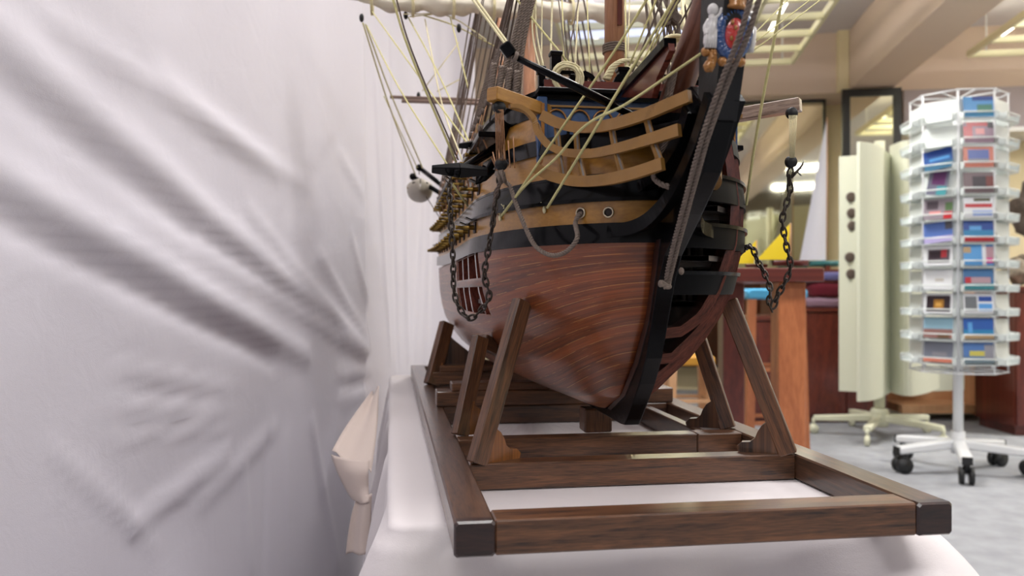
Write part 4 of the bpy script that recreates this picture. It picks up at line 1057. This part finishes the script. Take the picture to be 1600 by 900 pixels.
for (s, r, z0, z1), nmm in zip(MASTS, ('fore_mast', 'main_mast', 'mizzen_mast')):
    MB().tube([F(s, 0, z0-.03), F(s, 0, z0+.2), F(s, 0, z1)], [r*1.08, r, r*.8], 20).build(nmm, M_mast, SHIP)
coil('mast_woolding', F(1.045, 0, .318), UP, .0143, .0017, 4, M_ropeg, .012)
MB().bar(F(1.030, .003, .345), F(1.030, .003, .60), .006, .004, RX).build('mast_fish', M_mahog, SHIP)
# rope hanks on the fore deck
for i, (dx, dz) in enumerate(((0, 0), (.002, .002), (-.002, .003))):
    coil('rope_coil', F(.948, -.084+dx, .250+dz), AX+UP*.12, .0155, .0014, 5, M_ropec, .006, jit=.12)
for i in range(7):
    a = -.012+.004*i
    ribbon_pts = [F(.955+a*.2, -.035+a*.3, .254), F(.957, -.024+a*.3, .272+a*.1), F(.958, -.006+a*.4, .279), F(.96, .012+a*.3, .272), F(.962, .021+a*.3, .255)]
    MB().laid(catmull(ribbon_pts, 6), .0022).build('rope_hank', M_ropec, SHIP)
# bumpkin: black spar reaching over the rail with its block
p0, p1 = W(985,178,-.045), WY(803,88,.80)
MB().tube([p0, p0.lerp(p1, .5), p1], [.0042, .0042, .0030], 12).build('bumpkin', M_black, SHIP)
MB().bar(p1+Vector((-.002, 0, .001)), p1+Vector((-.010, 0, .012)), .008, .012, (0,1,0), bev=.0015).build('bumpkin_block', M_black, SHIP)
for i in range(6):
    coil('seizing', p1+(p0-p1)*(.005+.008*i), p0-p1, .0042, .0011, 2, M_ropeg, .002) if i < 2 else None
# hawse holes
def hull_norm(s, z, sg=-1):
    return (hp(s, z, sg, .01)-hp(s, z, sg, 0)).normalized()
HAWSE = []
for u, v in ((912, 333), (952, 332)):
    h = hull_hit(u, v); s, q, z = h; n = hull_norm(s, z); p = hp(s, z, -1, .0012); HAWSE.append((p, n))
    MB().ring(p+n*.0015, n, .0052, .0010, 24, 8).build('hawse_ring', M_tin, SHIP)
    MB().disc(p, n, .0045, .0012).build('hawse_hole', M_lining, SHIP)
# crest: shield with blue wreath, cherub and crown on the stem head
cp_ = WY(1146, 52, .700); ax_x = Vector((1, .10, 0)).normalized(); ax_z = Vector((.07, 0, 1)).normalized(); ax_n = ax_z.cross(ax_x).normalized()
if ax_n.y > 0: ax_n = -ax_n
crest = MB().ball(cp_+ax_n*.001, .0085, .0035, .0150, axes=(ax_x, ax_n, ax_z), n=12).build('crest_shield', M_red, SHIP)
m = MB()
for i in range(26):
    t_ = 2*PI*i/26; c = cp_ + ax_x*math.cos(t_)*.0122 + ax_z*math.sin(t_)*.0185
    tt = (-ax_x*math.sin(t_)*.0122+ax_z*math.cos(t_)*.0185).normalized(); m.ball(c, .0030, .0040, .0046, axes=(tt, ax_n, tt.cross(ax_n)), n=6)
rows = []
for i in range(41):
    t_ = 2*PI*i/40; c = cp_ + ax_x*math.cos(t_)*.0122 + ax_z*math.sin(t_)*.0185; d = (ax_x*math.cos(t_)*.8+ax_z*math.sin(t_)).normalized()
    rows.append([c+d*math.cos(2*PI*j/8)*.0056+ax_n*math.sin(2*PI*j/8)*.0036 for j in range(9)])
m.grid(rows); m.build('crest_wreath', M_bluegl, crest)
m = MB()
for i in range(5): m.ball(cp_+ax_n*.0045+ax_x*(-.003+.003*(i % 3))+ax_z*(.008-.0045*i), .0016, .0012, .0022, n=6)
m.build('crest_relief', M_gold, crest)
# crown
c = cp_+ax_z*.0235
m = MB(); m.disc(c, ax_z, .009, .006, 16, 0, [(-.004, .0001), (-.004, .0092), (-.002, .0098), (0, .0085), (.004, .0092), (.008, .0070), (.0105, .003), (.011, .0001)])
for i in range(6): m.ball(c+(ax_x*math.cos(i*1.05)+ax_n*math.sin(i*1.05))*.0085+ax_z*.004, .0016, n=5)
m.build('crest_crown', M_gold, crest)
for k, (ox, name) in enumerate(((-.0205, 'white'), )):
    b0 = cp_+ax_x*ox+ax_z*.0; 
    m = MB(); m.ball(b0+ax_z*.0195+ax_x*.001, .0048, .0046, .0054, n=8)                        # head
    m.tube(catmull([b0+ax_z*.015, b0+ax_z*.010+ax_x*.0012, b0+ax_z*.002, b0-ax_z*.006-ax_x*.001, b0-ax_z*.013-ax_x*.0005], 5), [.0028]*3+[.0045]*5+[.0052]*5+[.0045]*5+[.004]*2+[.003], 10)
    m.tube(catmull([b0+ax_z*.012+ax_x*.002, b0+ax_z*.0155+ax_x*.007, b0+ax_z*.021+ax_x*.009], 4), .0018, 8)
    m.tube(catmull([b0+ax_z*.011-ax_x*.002, b0+ax_z*.004-ax_x*.005, b0-ax_z*.003-ax_x*.004+ax_n*.003], 4), .0018, 8)
    for i in range(5): m.tube([b0+ax_x*(-.004+.002*i)+ax_z*.002+ax_n*.003, b0+ax_x*(-.0045+.0022*i)-ax_z*.014+ax_n*.0035], .0012, 6)
    fg = m.build('cherub', M_white, crest)
    m = MB(); m.ball(b0-ax_z*.0165-ax_x*.003, .004, .003, .004, n=7).ball(b0-ax_z*.0165+ax_x*.003, .004, .003, .004, n=7)
    m.tube(catmull([b0-ax_z*.017+ax_x*.002, b0-ax_z*.023+ax_x*.0035, b0-ax_z*.029+ax_x*.001, b0-ax_z*.0335-ax_x*.0015], 5), [.003]*3+[.0042]*5+[.005]*5+[.0035, .0025, .001], 10)
    for i in range(5): m.ball(b0-ax_z*(.019+.003*i)+ax_x*(.0045-.0012*i)+ax_n*.003, .0018, n=5)
    m.build('cherub_scroll', M_gold, crest)
m = MB()
for ox in (-.008, .008): m.ball(cp_+ax_x*ox-ax_z*.0245, .0045, .0035, .0042, n=7)
m.ball(cp_-ax_z*.0225, .004, .003, .003, n=6); m.build('crest_foot', M_gold, crest)
# mirrored cherub on the far side of the crest
m = MB(); b0 = cp_+ax_x*.0185+ax_z*.001+Vector((0, .012, 0)); m.ball(b0+ax_z*.018, .0045, n=8).tube(catmull([b0+ax_z*.014, b0+ax_z*.002, b0-ax_z*.013], 5), [.003]*3+[.005]*6+[.004]*2, 10); m.build('cherub', M_white, crest)

# heavy stay from the bowsprit down to the stem, laid up from two ropes
top = W(1190, -40, 0); mid = W(1130,128,0); low = WY(1043,430,.86)
for dx in (-.0018, .0026):
    P = [WY(u_, v_, Y_)+Vector((dx*f_, 0, 0)) for u_, v_, Y_, f_ in ((1232,-190,.600,1.5),(1192,-45,.625,1.5),(1178,0,.635,1.5),(1161,55,.65,1.4),(1130,132,.68,1.2),(1100,218,.715,1.1),(1072,320,.772,1.1),(1053,392,.82,1),(1044,432,.846,.8),(1043,450,.85,.3))]
    MB().laid(catmull(P, 5), .0026, .013).build('bobstay', M_ropeg, SHIP)
for i, (dx, dz) in enumerate(((-.009,.002),(-.012,-.003),(-.007,-.006),(-.010,-.001))):
    MB().tube(catmull([low+Vector((0,-.014,-.012)), low+Vector((dx*.6,-.017,-.010+dz*.5)), low+Vector((dx,-.016,-.008+dz))], 4), .0013, 6).build('rope_tail', M_ropeg, SHIP)
MB().ball(low+Vector((-.002,-.013,-.012)), .004, .003, .003, n=7).ball(low+Vector((.012,-.012,.004)), .003, .003, .004, n=7).build('stay_knot', M_ropeg, SHIP)
MB().ball(low+Vector((-.010,-.016,-.009)), .003, .003, .004, n=7).build('stay_knot', M_ropeg, SHIP)
# gammoning ropes between bowsprit and knee
for dx in (-.003, 0, .003):
    MB().laid([W(1052+dx*1500,112,-.018), W(1044+dx*1500,150,-.02), W(1036+dx*1400,175,-.016)], .0016).build('gammoning', M_ropeg, SHIP)
    MB().laid([W(1044+dx*1500,205,-.014), W(1033+dx*1500,240,-.016), W(1022+dx*900,262,-.02)], .0018).build('gammoning', M_ropeg, SHIP)
MB().laid(catmull([W(1024,268,-.019), W(1022,278,-.024), W(1032,287,-.024), W(1046,292,-.019)], 5), .0030).build('gammoning', M_ropeg, SHIP)

# guns: brass barrels through their ports, three rows on the side that faces the drape
def gun_proto():
    e = bpy.data.objects.new('cannon', None)
    m = MB(); m.disc((0, 0, 0), (1, 0, 0), .005, .03, 14, 0, [(-.014, .0001), (-.014, .0034), (-.010, .0035), (-.004, .0031), (-.003, .0036), (-.002, .0028), (.008, .0023), (.009, .0028), (.0105, .0023), (.013, .0031), (.015, .0029), (.015, .0001)])
    return m
gunmesh = gun_proto().build('cannon', M_brass); gunmesh.data.name = 'cannon'; portmesh = MB().bar((-.001, 0, 0), (.0012, 0, 0), .016, .015, (0, 1, 0)).build('gun_port', M_lining)
lidmesh = MB().bar((0.002, 0, .009), (.014, 0, .0135), .016, .0015, (0, 1, 0), bev=.0003).build('port_lid', M_black)
first = True; Mi = parent_matrix(SHIP).inverted()
for row, (zr, sa, n, ds) in enumerate(((.088, 1.13, 14, .078), (.141, 1.10, 14, .078), (.190, 1.14, 13, .078))):
    for i in range(n):
        s = sa+ds*i + (.03 if row == 1 else 0)
        if s > 2.25: continue
        z = zr+sheer(s); n_ = hull_norm(s, z); p = hp(s, z, -1, .002)
        rot = n_.to_track_quat('X', 'Z').to_matrix().to_4x4()
        for proto, off in ((gunmesh, .012), (portmesh, 0.0), (lidmesh, 0.0)):
            o = proto if first else proto.copy()
            if not first: COL.objects.link(o)
            o.parent = SHIP; o.matrix_local = Mi @ Matrix.Translation(p+n_*off) @ rot
        first = False

# rigging helpers
def rope(pts, r, mat, name='rigging_line', twist=False, n=6, sag=0.0):
    pts = [Vector(p) for p in pts]
    if len(pts) == 2 and sag: a, b = pts; pts = [a.lerp(b, k/8)-UP*sag*math.sin(PI*k/8) for k in range(9)]
    elif len(pts) > 2: pts = catmull(pts, 6)
    m = MB()
    (m.laid(pts, r) if twist else m.tube(pts, r, n)); return m.build(name, mat, SHIP)
def block(p, r, name='pulley_block', parent=SHIP, axis=(0, 1, 0), mat=None, groove=True):
    m = MB(); m.disc(p, axis, r, r*1.0, 18, 0, [(-r*.5, .0001), (-r*.5, r*.8), (-r*.3, r), (-r*.08, r), (0, r*.82), (r*.08, r), (r*.3, r), (r*.5, r*.8), (r*.5, .0001)])
    return m.build(name, mat or M_blackm, parent)
# channels with deadeyes and shrouds
def shroud_set(s0, s1, n, zc, mast, ztop, r, sgs, label=''):
    for sg in sgs:
        q0 = half((s0+s1)/2, zc)
        MB().bar(F(s0-.02, sg*(q0+.010), zc), F(s1+.02, sg*(q0+.010), zc), .030, .007, RX, bev=.001).build('channel', M_black, SHIP)
        for i in range(n):
            s = s0+(s1-s0)*i/(n-1); p = F(s, sg*(q0+.020), zc+.010); tp = F(mast, sg*.012, ztop); d = (tp-p).normalized()
            de = block(p, .0055, 'deadeye', axis=(CA, SA, 0), mat=M_ropeb)
            MB().bar(p-UP*.006, hp(s, zc-.045, sg, .003), .0026, .0018).build('chain_plate', M_ropet, SHIP)
            p2 = p+d*.034; block(p2, .0052, 'deadeye', axis=(CA, SA, 0), mat=M_ropeb)
            for k in (-1, 0, 1): MB().tube([p+AX*k*.003, p2+AX*k*.003], .0007, 5).build('lanyard', M_ropet, de)
            m = MB(); m.laid([p2+d*.006, p2+d*.10], r*1.7, .012); m.laid([p2+d*.008+AX*r*3, p2+d*.08+AX*r*1.5], r*1.3, .010); m.build('shroud_seizing', M_ropeg, SHIP)
            MB().tube([p2+d*.05, tp], r, 6).build('shroud', M_ropeb, SHIP)
shroud_set(1.03, 1.25, 5, .195, 1.045, .86, .0011, (-1,))
shroud_set(1.48, 2.0, 6, .215, 1.71, 1.10, .0012, (-1,))
shroud_set(1.075, 1.30, 6, .195, 1.045, .86, .0017, (1,))
shroud_set(1.62, 1.95, 6, .215, 1.71, 1.10, .0019, (1,))
shroud_set(2.14, 2.28, 4, .245, 2.18, .90, .0015, (-1,))
# fore stays and clusters above the bow, behind the bowsprit
for i in range(5):
    rope([F(.93, .018+.010*i, .245), F(1.04, .010+.006*i, .62)], .0016, M_ropeg, 'stay')
rope([WY(1040,40,.98), WY(1085,-60,.98)], .004, M_ropeb, 'stay', twist=True)
rope([WY(1052,60,.98), WY(1012,-30,.99)], .0028, M_ropeb, 'stay', twist=True)
rope([WY(1042,150,.93), WY(1078,60,.90), WY(1098,10,.88)], .0032, M_ropec, 'stay', twist=True)
MB().bar(WY(1046,22,.985), WY(1061,34,.985), .014, .012, (0,1,0), bev=.002).build('stay_block', M_ropeb, SHIP)
for i, (a, b, c, d) in enumerate(((1022,0,1046,40),(1034,-10,1060,60),(1066,0,1072,80),(1046,-10,1040,90),(1074,-10,1030,120),(1056,40,1022,140),(1012,0,1030,60),(1082,20,1060,130))):
    rope([WY(a,b,1.05+.01*i), WY(c,d,1.0+.01*i)], .0013+.0003*(i % 3), M_ropeb if i % 2 else M_ropec, 'rigging_line')
# running rigging, picture end points with their distances
RUN = [  # (points (u,v,Y)), radius, material
 ([(1013,-5,.82),(960,80,.84),(870,212,.875),(790,330,.96)], .0014, M_ropey), ([(1050,5,.78),(980,119,.80),(918,222,.83),(855,325,.90)], .0015, M_ropey),
 ([(1095,84,.745),(1042,120,.77),(976,164,.775),(930,186,.79),(900,210,.815),(869,247,.855),(820,291,.91),(783,338,.97)], .0015, M_ropey),
 ([(1027,-5,.93),(983,103,.95)], .0011, M_ropey), ([(1036,-5,.95),(1004,75,.96),(988,112,.96)], .0012, M_ropeb), ([(1048,10,.95),(1010,85,.96),(990,120,.96)], .0011, M_ropey),
 ([(804,-5,1.05),(889,99,.98)], .0013, M_ropey), ([(735,-5,.86),(800,83,.80)], .0013, M_ropec), ([(741,-5,.86),(804,82,.80)], .0013, M_ropec),
 ([(835,-5,1.1),(832,48,1.08),(845,112,1.02)], .0012, M_ropec), ([(837,-5,1.1),(838,45,1.08),(850,108,1.02)], .0012, M_ropec), ([(847,-5,1.12),(846,108,1.03)], .0010, M_ropec),
 ([(863,-5,1.1),(860,108,1.0)], .0013, M_ropec), ([(872,-5,1.15),(886,106,1.0)], .0009, M_ropeb), ([(905,-5,1.15),(884,108,1.0)], .0009, M_ropeb), ([(878,-5,1.2),(882,110,1.05)], .0010, M_ropey),
 ([(904,-5,1.2),(898,118,1.05)], .0012, M_ropec), ([(917,-5,1.2),(922,122,1.05)], .0009, M_ropey), ([(977,-5,1.15),(978,100,1.0)], .0011, M_ropey), ([(984,-5,1.2),(981,90,1.05)], .0008, M_ropec),
 ([(1060,0,.90),(1020,75,.95),(1005,105,.97)], .0010, M_ropey), ([(1080,5,.9),(1035,90,.95)], .0010, M_ropeb),
 # long line falling past the right of the bow, and three thin ones to the crest
 ([(1223,-5,.86),(1197,127,.89),(1178,235,.93),(1166,320,.98)], .0016, M_ropey), ([(1142,212,.98),(1152,265,1.0),(1162,330,1.01)], .0011, M_ropey),
 ([(1240,-10,.9),(1172,60,.76)], .0007, M_ropey), ([(1268,-2,.95),(1174,70,.77)], .0007, M_ropey), ([(1275,5,.95),(1176,80,.78)], .0007, M_ropey),
 # left: lines from the yard arms
 ([(567,36,1.66),(608,165,1.85),(650,276,2.1)], .0017, M_ropey), ([(571,38,1.66),(612,150,1.85),(660,262,2.1)], .0017, M_ropey), ([(573,40,1.66),(625,140,1.5),(702,262,1.3)], .0013, M_ropey),
 ([(580,16,1.66),(655,120,1.5),(742,240,1.3)], .0013, M_ropey), ([(613,-5,1.15),(640,80,1.15),(713,254,1.17)], .0018, M_ropey), ([(619,-5,1.15),(643,78,1.15),(716,250,1.17)], .0012, M_ropeb),
 ([(638,27,1.7),(680,105,1.6),(742,242,1.4)], .0014, M_ropey), ([(703,25,1.7),(716,75,1.65),(732,140,1.6)], .0014, M_ropey), ([(640,26,1.7),(700,20,1.72)], .0012, M_ropey),
 ([(662,24,1.7),(717,43,1.75),(790,82,1.8)], .0015, M_ropey), ([(660,142,1.9),(717,66,1.9)], .0013, M_ropec), ([(683,143,1.9),(718,124,1.9)], .0013, M_ropec), ([(630,22,1.68),(700,25,1.7),(760,62,1.7)], .0012, M_ropec),
 ([(655,290,2.1),(690,345,2.0)], .0012, M_ropeb), ([(600,150,1.9),(652,262,2.08)], .0012, M_ropey), ([(664,30,1.7),(690,160,1.55),(722,250,1.3)], .0013, M_ropec),
 ([(705,285,1.05),(731,322,1.1)], .0014, M_ropey),
]
for i in range(9):
    RUN.append(([(740+9*i, -8, 1.72), (697+8*i, 262-7*i, 1.70+.02*i)], .0016, M_ropeb if i % 3 else M_ropeg))
for i in range(6):
    RUN.append(([(797+6*i, -8, 1.05), (757+8*i, 190, 1.04+.015*i)], .0013, M_ropeb))
for i in range(4):
    P_ = [WY(868+5*i, -160, 1.04), WY(820+5*i, -5, 1.03), WY(800+6*i, 70, 1.025), WY(777+11*i, 150, 1.02)]
    MB().laid(catmull(P_, 4), .0030, .012).build('served_shroud', M_ropeg, SHIP)
    MB().laid(catmull([WY(772+12*i, 100+4*i, 1.01), WY(766+13*i, 156, 1.01)], 4), .0042, .010).build('served_shroud', M_ropeg, SHIP)
for pts, r, mt in RUN:
    P_ = [WY(*p) for p in pts]
    if pts[0][1] <= 5: P_ = [P_[0]+(P_[0]-P_[1]).normalized()*.45, P_[0]+(P_[0]-P_[1]).normalized()*.04]+P_[1:]
    rope(P_, r, mt, 'rigging_line')
# knotted rope ends at the hull
for u, v in ((855, 325), (785, 338), (792, 327)):
    h = hull_hit(u, v)
    if h:
        p = hp(h[0], h[2], -1, .003); m = MB(); m.ball(p-UP*.002, .0022, .0022, .0045, n=7)
        for k in range(4): m.tube([p+UP*.002, p+Vector((-.004+.0035*k, -.002, .006-.001*k))], [.0008, .0005], 5)
        m.build('rope_knot', M_ropec, SHIP)
for (u, v, Y, r) in ((565, 28, 1.66, .008), (634, 24, 1.7, .008), (717, 44, 1.75, .009), (654, 149, 2.25, .009)):
    p = WY(u, v, Y); MB().ball(p, r*.6, r*.6, r*1.1, n=8).build('pulley_block', M_blackm, SHIP)
# main yard with its furled sail, mizzen spars
ya, yb = F(1.70, -.392, .600), F(1.70, .40, .600)
MB().tube([ya.lerp(yb, k/10) for k in range(11)], [.005, .008, .010, .012, .013, .013, .013, .012, .010, .008, .005], 12).build('main_yard', M_spar, SHIP)
rows = []; N_ = 120
for i in range(N_+1):
    a = i/N_; c = ya.lerp(yb, .045+.91*a); w_ = .0185*min(1, 6*min(a, 1-a)+.35)*(1+.10*math.sin(a*90))*(1-.10*max(0, math.sin(a*PI*14))**8)
    c = c - UP*(w_*.35+.005*math.sin(a*PI*6)**2) - AX*.006
    rows.append([c + UP*math.cos(2*PI*j/18)*w_*(1+.10*math.sin(j*3+a*40)) - AX*math.sin(2*PI*j/18)*w_*(1+.12*math.sin(j*5+a*25)) for j in range(19)])
MB().grid(rows).build('furled_sail', M_sail, SHIP)
for k in range(9):
    c = ya.lerp(yb, .08+.84*k/8); coil('gasket', c-UP*.010-AX*.006, (yb-ya), .0255, .0016, 2, M_ropec, .006)
MB().tube([F(2.2, -.292, .516), F(2.2, .292, .516)], .0045, 10).build('mizzen_yard', M_spar, SHIP)
MB().tube([F(2.17, -.262, .500), F(2.17, .262, .500)], .0055, 10).build('mizzen_yard', M_spar, SHIP)
# hawser hanging in a bight from the cathead block to the hawse hole
hp0, hn0 = HAWSE[0]
P = [WY(782,280,.955), WY(796,290,.945), WY(806,318,.93), WY(822,358,.915), WY(838,386,.90), WY(862,399,.885), WY(885,393,.872), WY(902,372,.864), hp0+hn0*.012-UP*.012, hp0+hn0*.004-UP*.002, hp0-hn0*.006]
MB().laid(catmull(P, 6), .0027, .010).build('hawser', M_ropeg, SHIP)

# ------------------------------------------------------------------ catted blocks, chains and anchors
def link_chain(m, pts, L=.0085, r=.00125, wd=.0030):
    P = catmull(pts, 12); cum = [0]
    for a, b in zip(P, P[1:]): cum.append(cum[-1]+(b-a).length)
    n = int(cum[-1]/L); flip = 0
    for i in range(n):
        g = (i+.5)*cum[-1]/n; k = 0
        while k < len(cum)-2 and cum[k+1] < g: k += 1
        c = P[k].lerp(P[k+1], (g-cum[k])/(cum[k+1]-cum[k]+1e-9)); d = (P[k+1]-P[k]).normalized()
        x = d.cross(Vector((0.25, 1, .1))).normalized(); y = d.cross(x); a = (x if flip else y) + (y if flip else -x)*random.uniform(-.45, .45); a.normalize(); flip ^= 1
        b = d.cross(a); rows = []
        for j in range(17):
            t_ = 2*PI*j/16; cc = c + d*math.cos(t_)*L*.72 + b*math.sin(t_)*wd; dn = (d*math.cos(t_)*.5+b*math.sin(t_)).normalized()
            rows.append([cc+dn*math.cos(2*PI*q/6)*r+a*math.sin(2*PI*q/6)*r for q in range(7)])
        m.grid(rows)
    return m
# left hand side
cl = F(.893, -.178, .205)
bl = WY(780,168,.905); bl2 = WY(783,257,.93)
block(bl, .0072, axis=(.3,-1,0)); block(bl2, .0072, axis=(.3,-1,0))
MB().ring(bl+UP*.009, (1,0,0), .004, .0008, 14).build('block_strop', M_ropeb, SHIP)
for k in range(6): MB().tube([bl+Vector((-.004+.0016*k, -.004, -.003)), bl2+Vector((-.005+.002*k, -.004, .004))], .0006, 5).build('tackle_fall', M_ropet, SHIP)
for k in range(5): MB().tube([WY(770+8*k,238-6*k,.99), WY(776+7*k,262,.96)], .0008, 5).build('tackle_fall', M_ropet, SHIP)
coil('block_lashing', bl2-UP*.014, Vector((1, 0, .3)), .0058, .0018, 5, M_ropeg, .008, jit=.25)
MB().laid(catmull([bl2-UP*.006, bl2+Vector((.002,-.006,-.014)), WY(776,300,.935), WY(771,330,.945), WY(768,352,.95)], 5), .0026).build('cable_end', M_ropeb, SHIP)
ANCH = thing('anchor', 'black anchor with a grey stock lashed on the side towards the drape', 'anchor', WY(735,266,1.02)[:])
def anchor(par, ring_, stockdir, shankdir, fl, sc=1.0):
    stockdir = Vector(stockdir).normalized(); shankdir = Vector(shankdir).normalized()
    c = Vector(ring_)+shankdir*.012*sc
    n = stockdir.cross(shankdir).normalized(); m = MB()
    for sg in (-1, 1): m.bar(c, c+stockdir*sg*.034*sc, .015*sc, .013*sc, n, w1=.008*sc, h1=.007*sc, bev=.0008)
    m.build('stock', M_wale, par)
    m = MB(); e = c+shankdir*.088*sc; m.tube([c-shankdir*.010*sc, c, e], [.0045*sc, .005*sc, .006*sc], 10); m.build('shank', M_black, par)
    f = Vector(fl).normalized()
    for sg in (-1, 1):
        p = [e, e+f*sg*.018*sc-shankdir*.004*sc, e+f*sg*.034*sc-shankdir*.016*sc, e+f*sg*.041*sc-shankdir*.028*sc]
        a = MB().tube(catmull(p, 5), [.006*sc]*5+[.005*sc]*5+[.004*sc]*5+[.001*sc], 8).build('arm', M_black, par)
        w_ = f.cross(shankdir).normalized(); q = p[2]
        dd = (p[3]-p[2]).normalized(); MB().plate([q-dd*.010*sc-w_*.010*sc, q-dd*.010*sc+w_*.010*sc, q+dd*.008*sc+w_*.008*sc, q+dd*.020*sc, q+dd*.008*sc-w_*.008*sc], w_.cross(dd)*.0025*sc).build('fluke', M_black, a)
    MB().ring(Vector(ring_)-shankdir*.004*sc+Vector((-.004,0,-.006))*sc, n+stockdir*.8, .0060*sc, .0009*sc, 20).build('ring', M_chain, par)
rg = WY(709,272,.985)
anchor(ANCH, rg, (.97, .15, -.02), (.50, .60, .42), (.35, -.25, .9))
A2 = thing('anchor', 'second black anchor higher on the side, mostly behind the first', 'anchor', WY(752,215,1.2)[:])
anchor(A2, WY(742,228,1.13), (.97, .15, .10), (.40, .80, .35), (.35, -.25, .9), .8)
cpts = [rg+Vector((-.005,-.002,-.012)), WY(703,320,.97), WY(706,370,.965), WY(708,410,.962), WY(709,450,.96), WY(716,478,.955), WY(733,497,.95), WY(752,484,.945), WY(764,462,.94), WY(757,430,.94), WY(762,395,.94), WY(770,350,.94), WY(775,315,.94), WY(779,285,.94), bl2-UP*.006]
m = MB(); link_chain(m, cpts); o = m.build('anchor_chain', M_chain); tag(o, 'rusty chain looping from the grey anchor ring down and up to the left hanging block', 'chain')
o['label'] = 'rusty chain looping from the grey anchor ring up to the left block'
# right hand side
br_ = WY(1237,177,.932); br2 = WY(1236,253,.935)
block(br_, .0068, axis=(.2,-1,0)); block(br2, .0070, axis=(.2,-1,0))
MB().tube([br_+UP*.006, F(.897, .179, .212)], .0008, 6).build('block_strop', M_chain, SHIP)
for k in range(6): MB().tube([br_+Vector((-.0042+.0017*k, -.004, -.003)), br2+Vector((-.0026+.001*k, -.004, .004))], .0005, 5).build('tackle_fall', M_ropec, SHIP)
cpts = [br2-UP*.008, WY(1233,280,.935), WY(1234,300,.935), WY(1224,335,.935), WY(1223,352,.935), WY(1229,385,.935), WY(1235,415,.935), WY(1229,436,.936), WY(1216,460,.94), WY(1206,482,.945), WY(1202,470,.95), WY(1203,450,.955), WY(1196,430,.965), WY(1184,408,.98), WY(1172,385,1.0), hp(1.06, .048, 1, .010)]
m = MB(); link_chain(m, cpts); 
for k in range(3): m.tube([cpts[0]-UP*.010, cpts[0]+Vector((.006+.003*k, -.003, -.004+.004*k)), cpts[0]+Vector((.011+.001*k, -.002, -.008+.008*k))], [.0018, .0014, .0007], 6)
o = m.build('anchor_chain', M_chain); tag(o, 'dark chain hanging in a loop from the right cathead block beside the hull', 'chain')
# ship's boat hung from davits on the quarter
d0, d1 = WY(655,262,2.12), WY(645,276,2.10)
for d_, e_ in ((d0, WY(704,300,2.05)), (d1, WY(698,308,2.0))):
    MB().tube([d_, e_], .006, 8).ball(d_, .009).build('davit', M_black, SHIP)
    MB().tube([d_, d_-UP*.018], .0012, 5).build('davit_fall', M_ropeb, SHIP)
bc = WY(656,293,2.12); t = thing('rowing_boat', 'small pale rowing boat hanging from black davits near the drape', 'rowing boat', (bc.x, bc.y, bc.z-.05))
def boat(scale, off, mats, nm_):
    rows = []
    for i in range(15):
        a = i/14*2-1; wid = .031*scale*(1-abs(a)**2.6)+.001; dp = .034*scale*(1-.25*abs(a)**3)
        c = bc + Vector((-.12, .99, 0))*a*.12*scale + UP*(off+.008*a*a)
        rows.append([c + Vector((.99, .12, 0))*(-wid*math.cos(PI*j/12)) - UP*dp*math.sin(PI*j/12)**.75 for j in range(13)])
    return MB().grid(rows).build(nm_, mats, t)
b_ = boat(1.0, 0, M_boat, 'boat_hull'); b_.modifiers.new('thickness', 'SOLIDIFY').thickness = .002
MB().ring(bc, UP, .031, .0022, 30, 6, sx=3.6, xdir=(-.12, .99, 0)).build('gunwale', M_black, t)
for a in (-.05, 0, .05): MB().bar(bc+Vector((-.026, a, -.008)), bc+Vector((.026, a, -.008)), .003, .010, UP).build('thwart', M_deckwood, t)
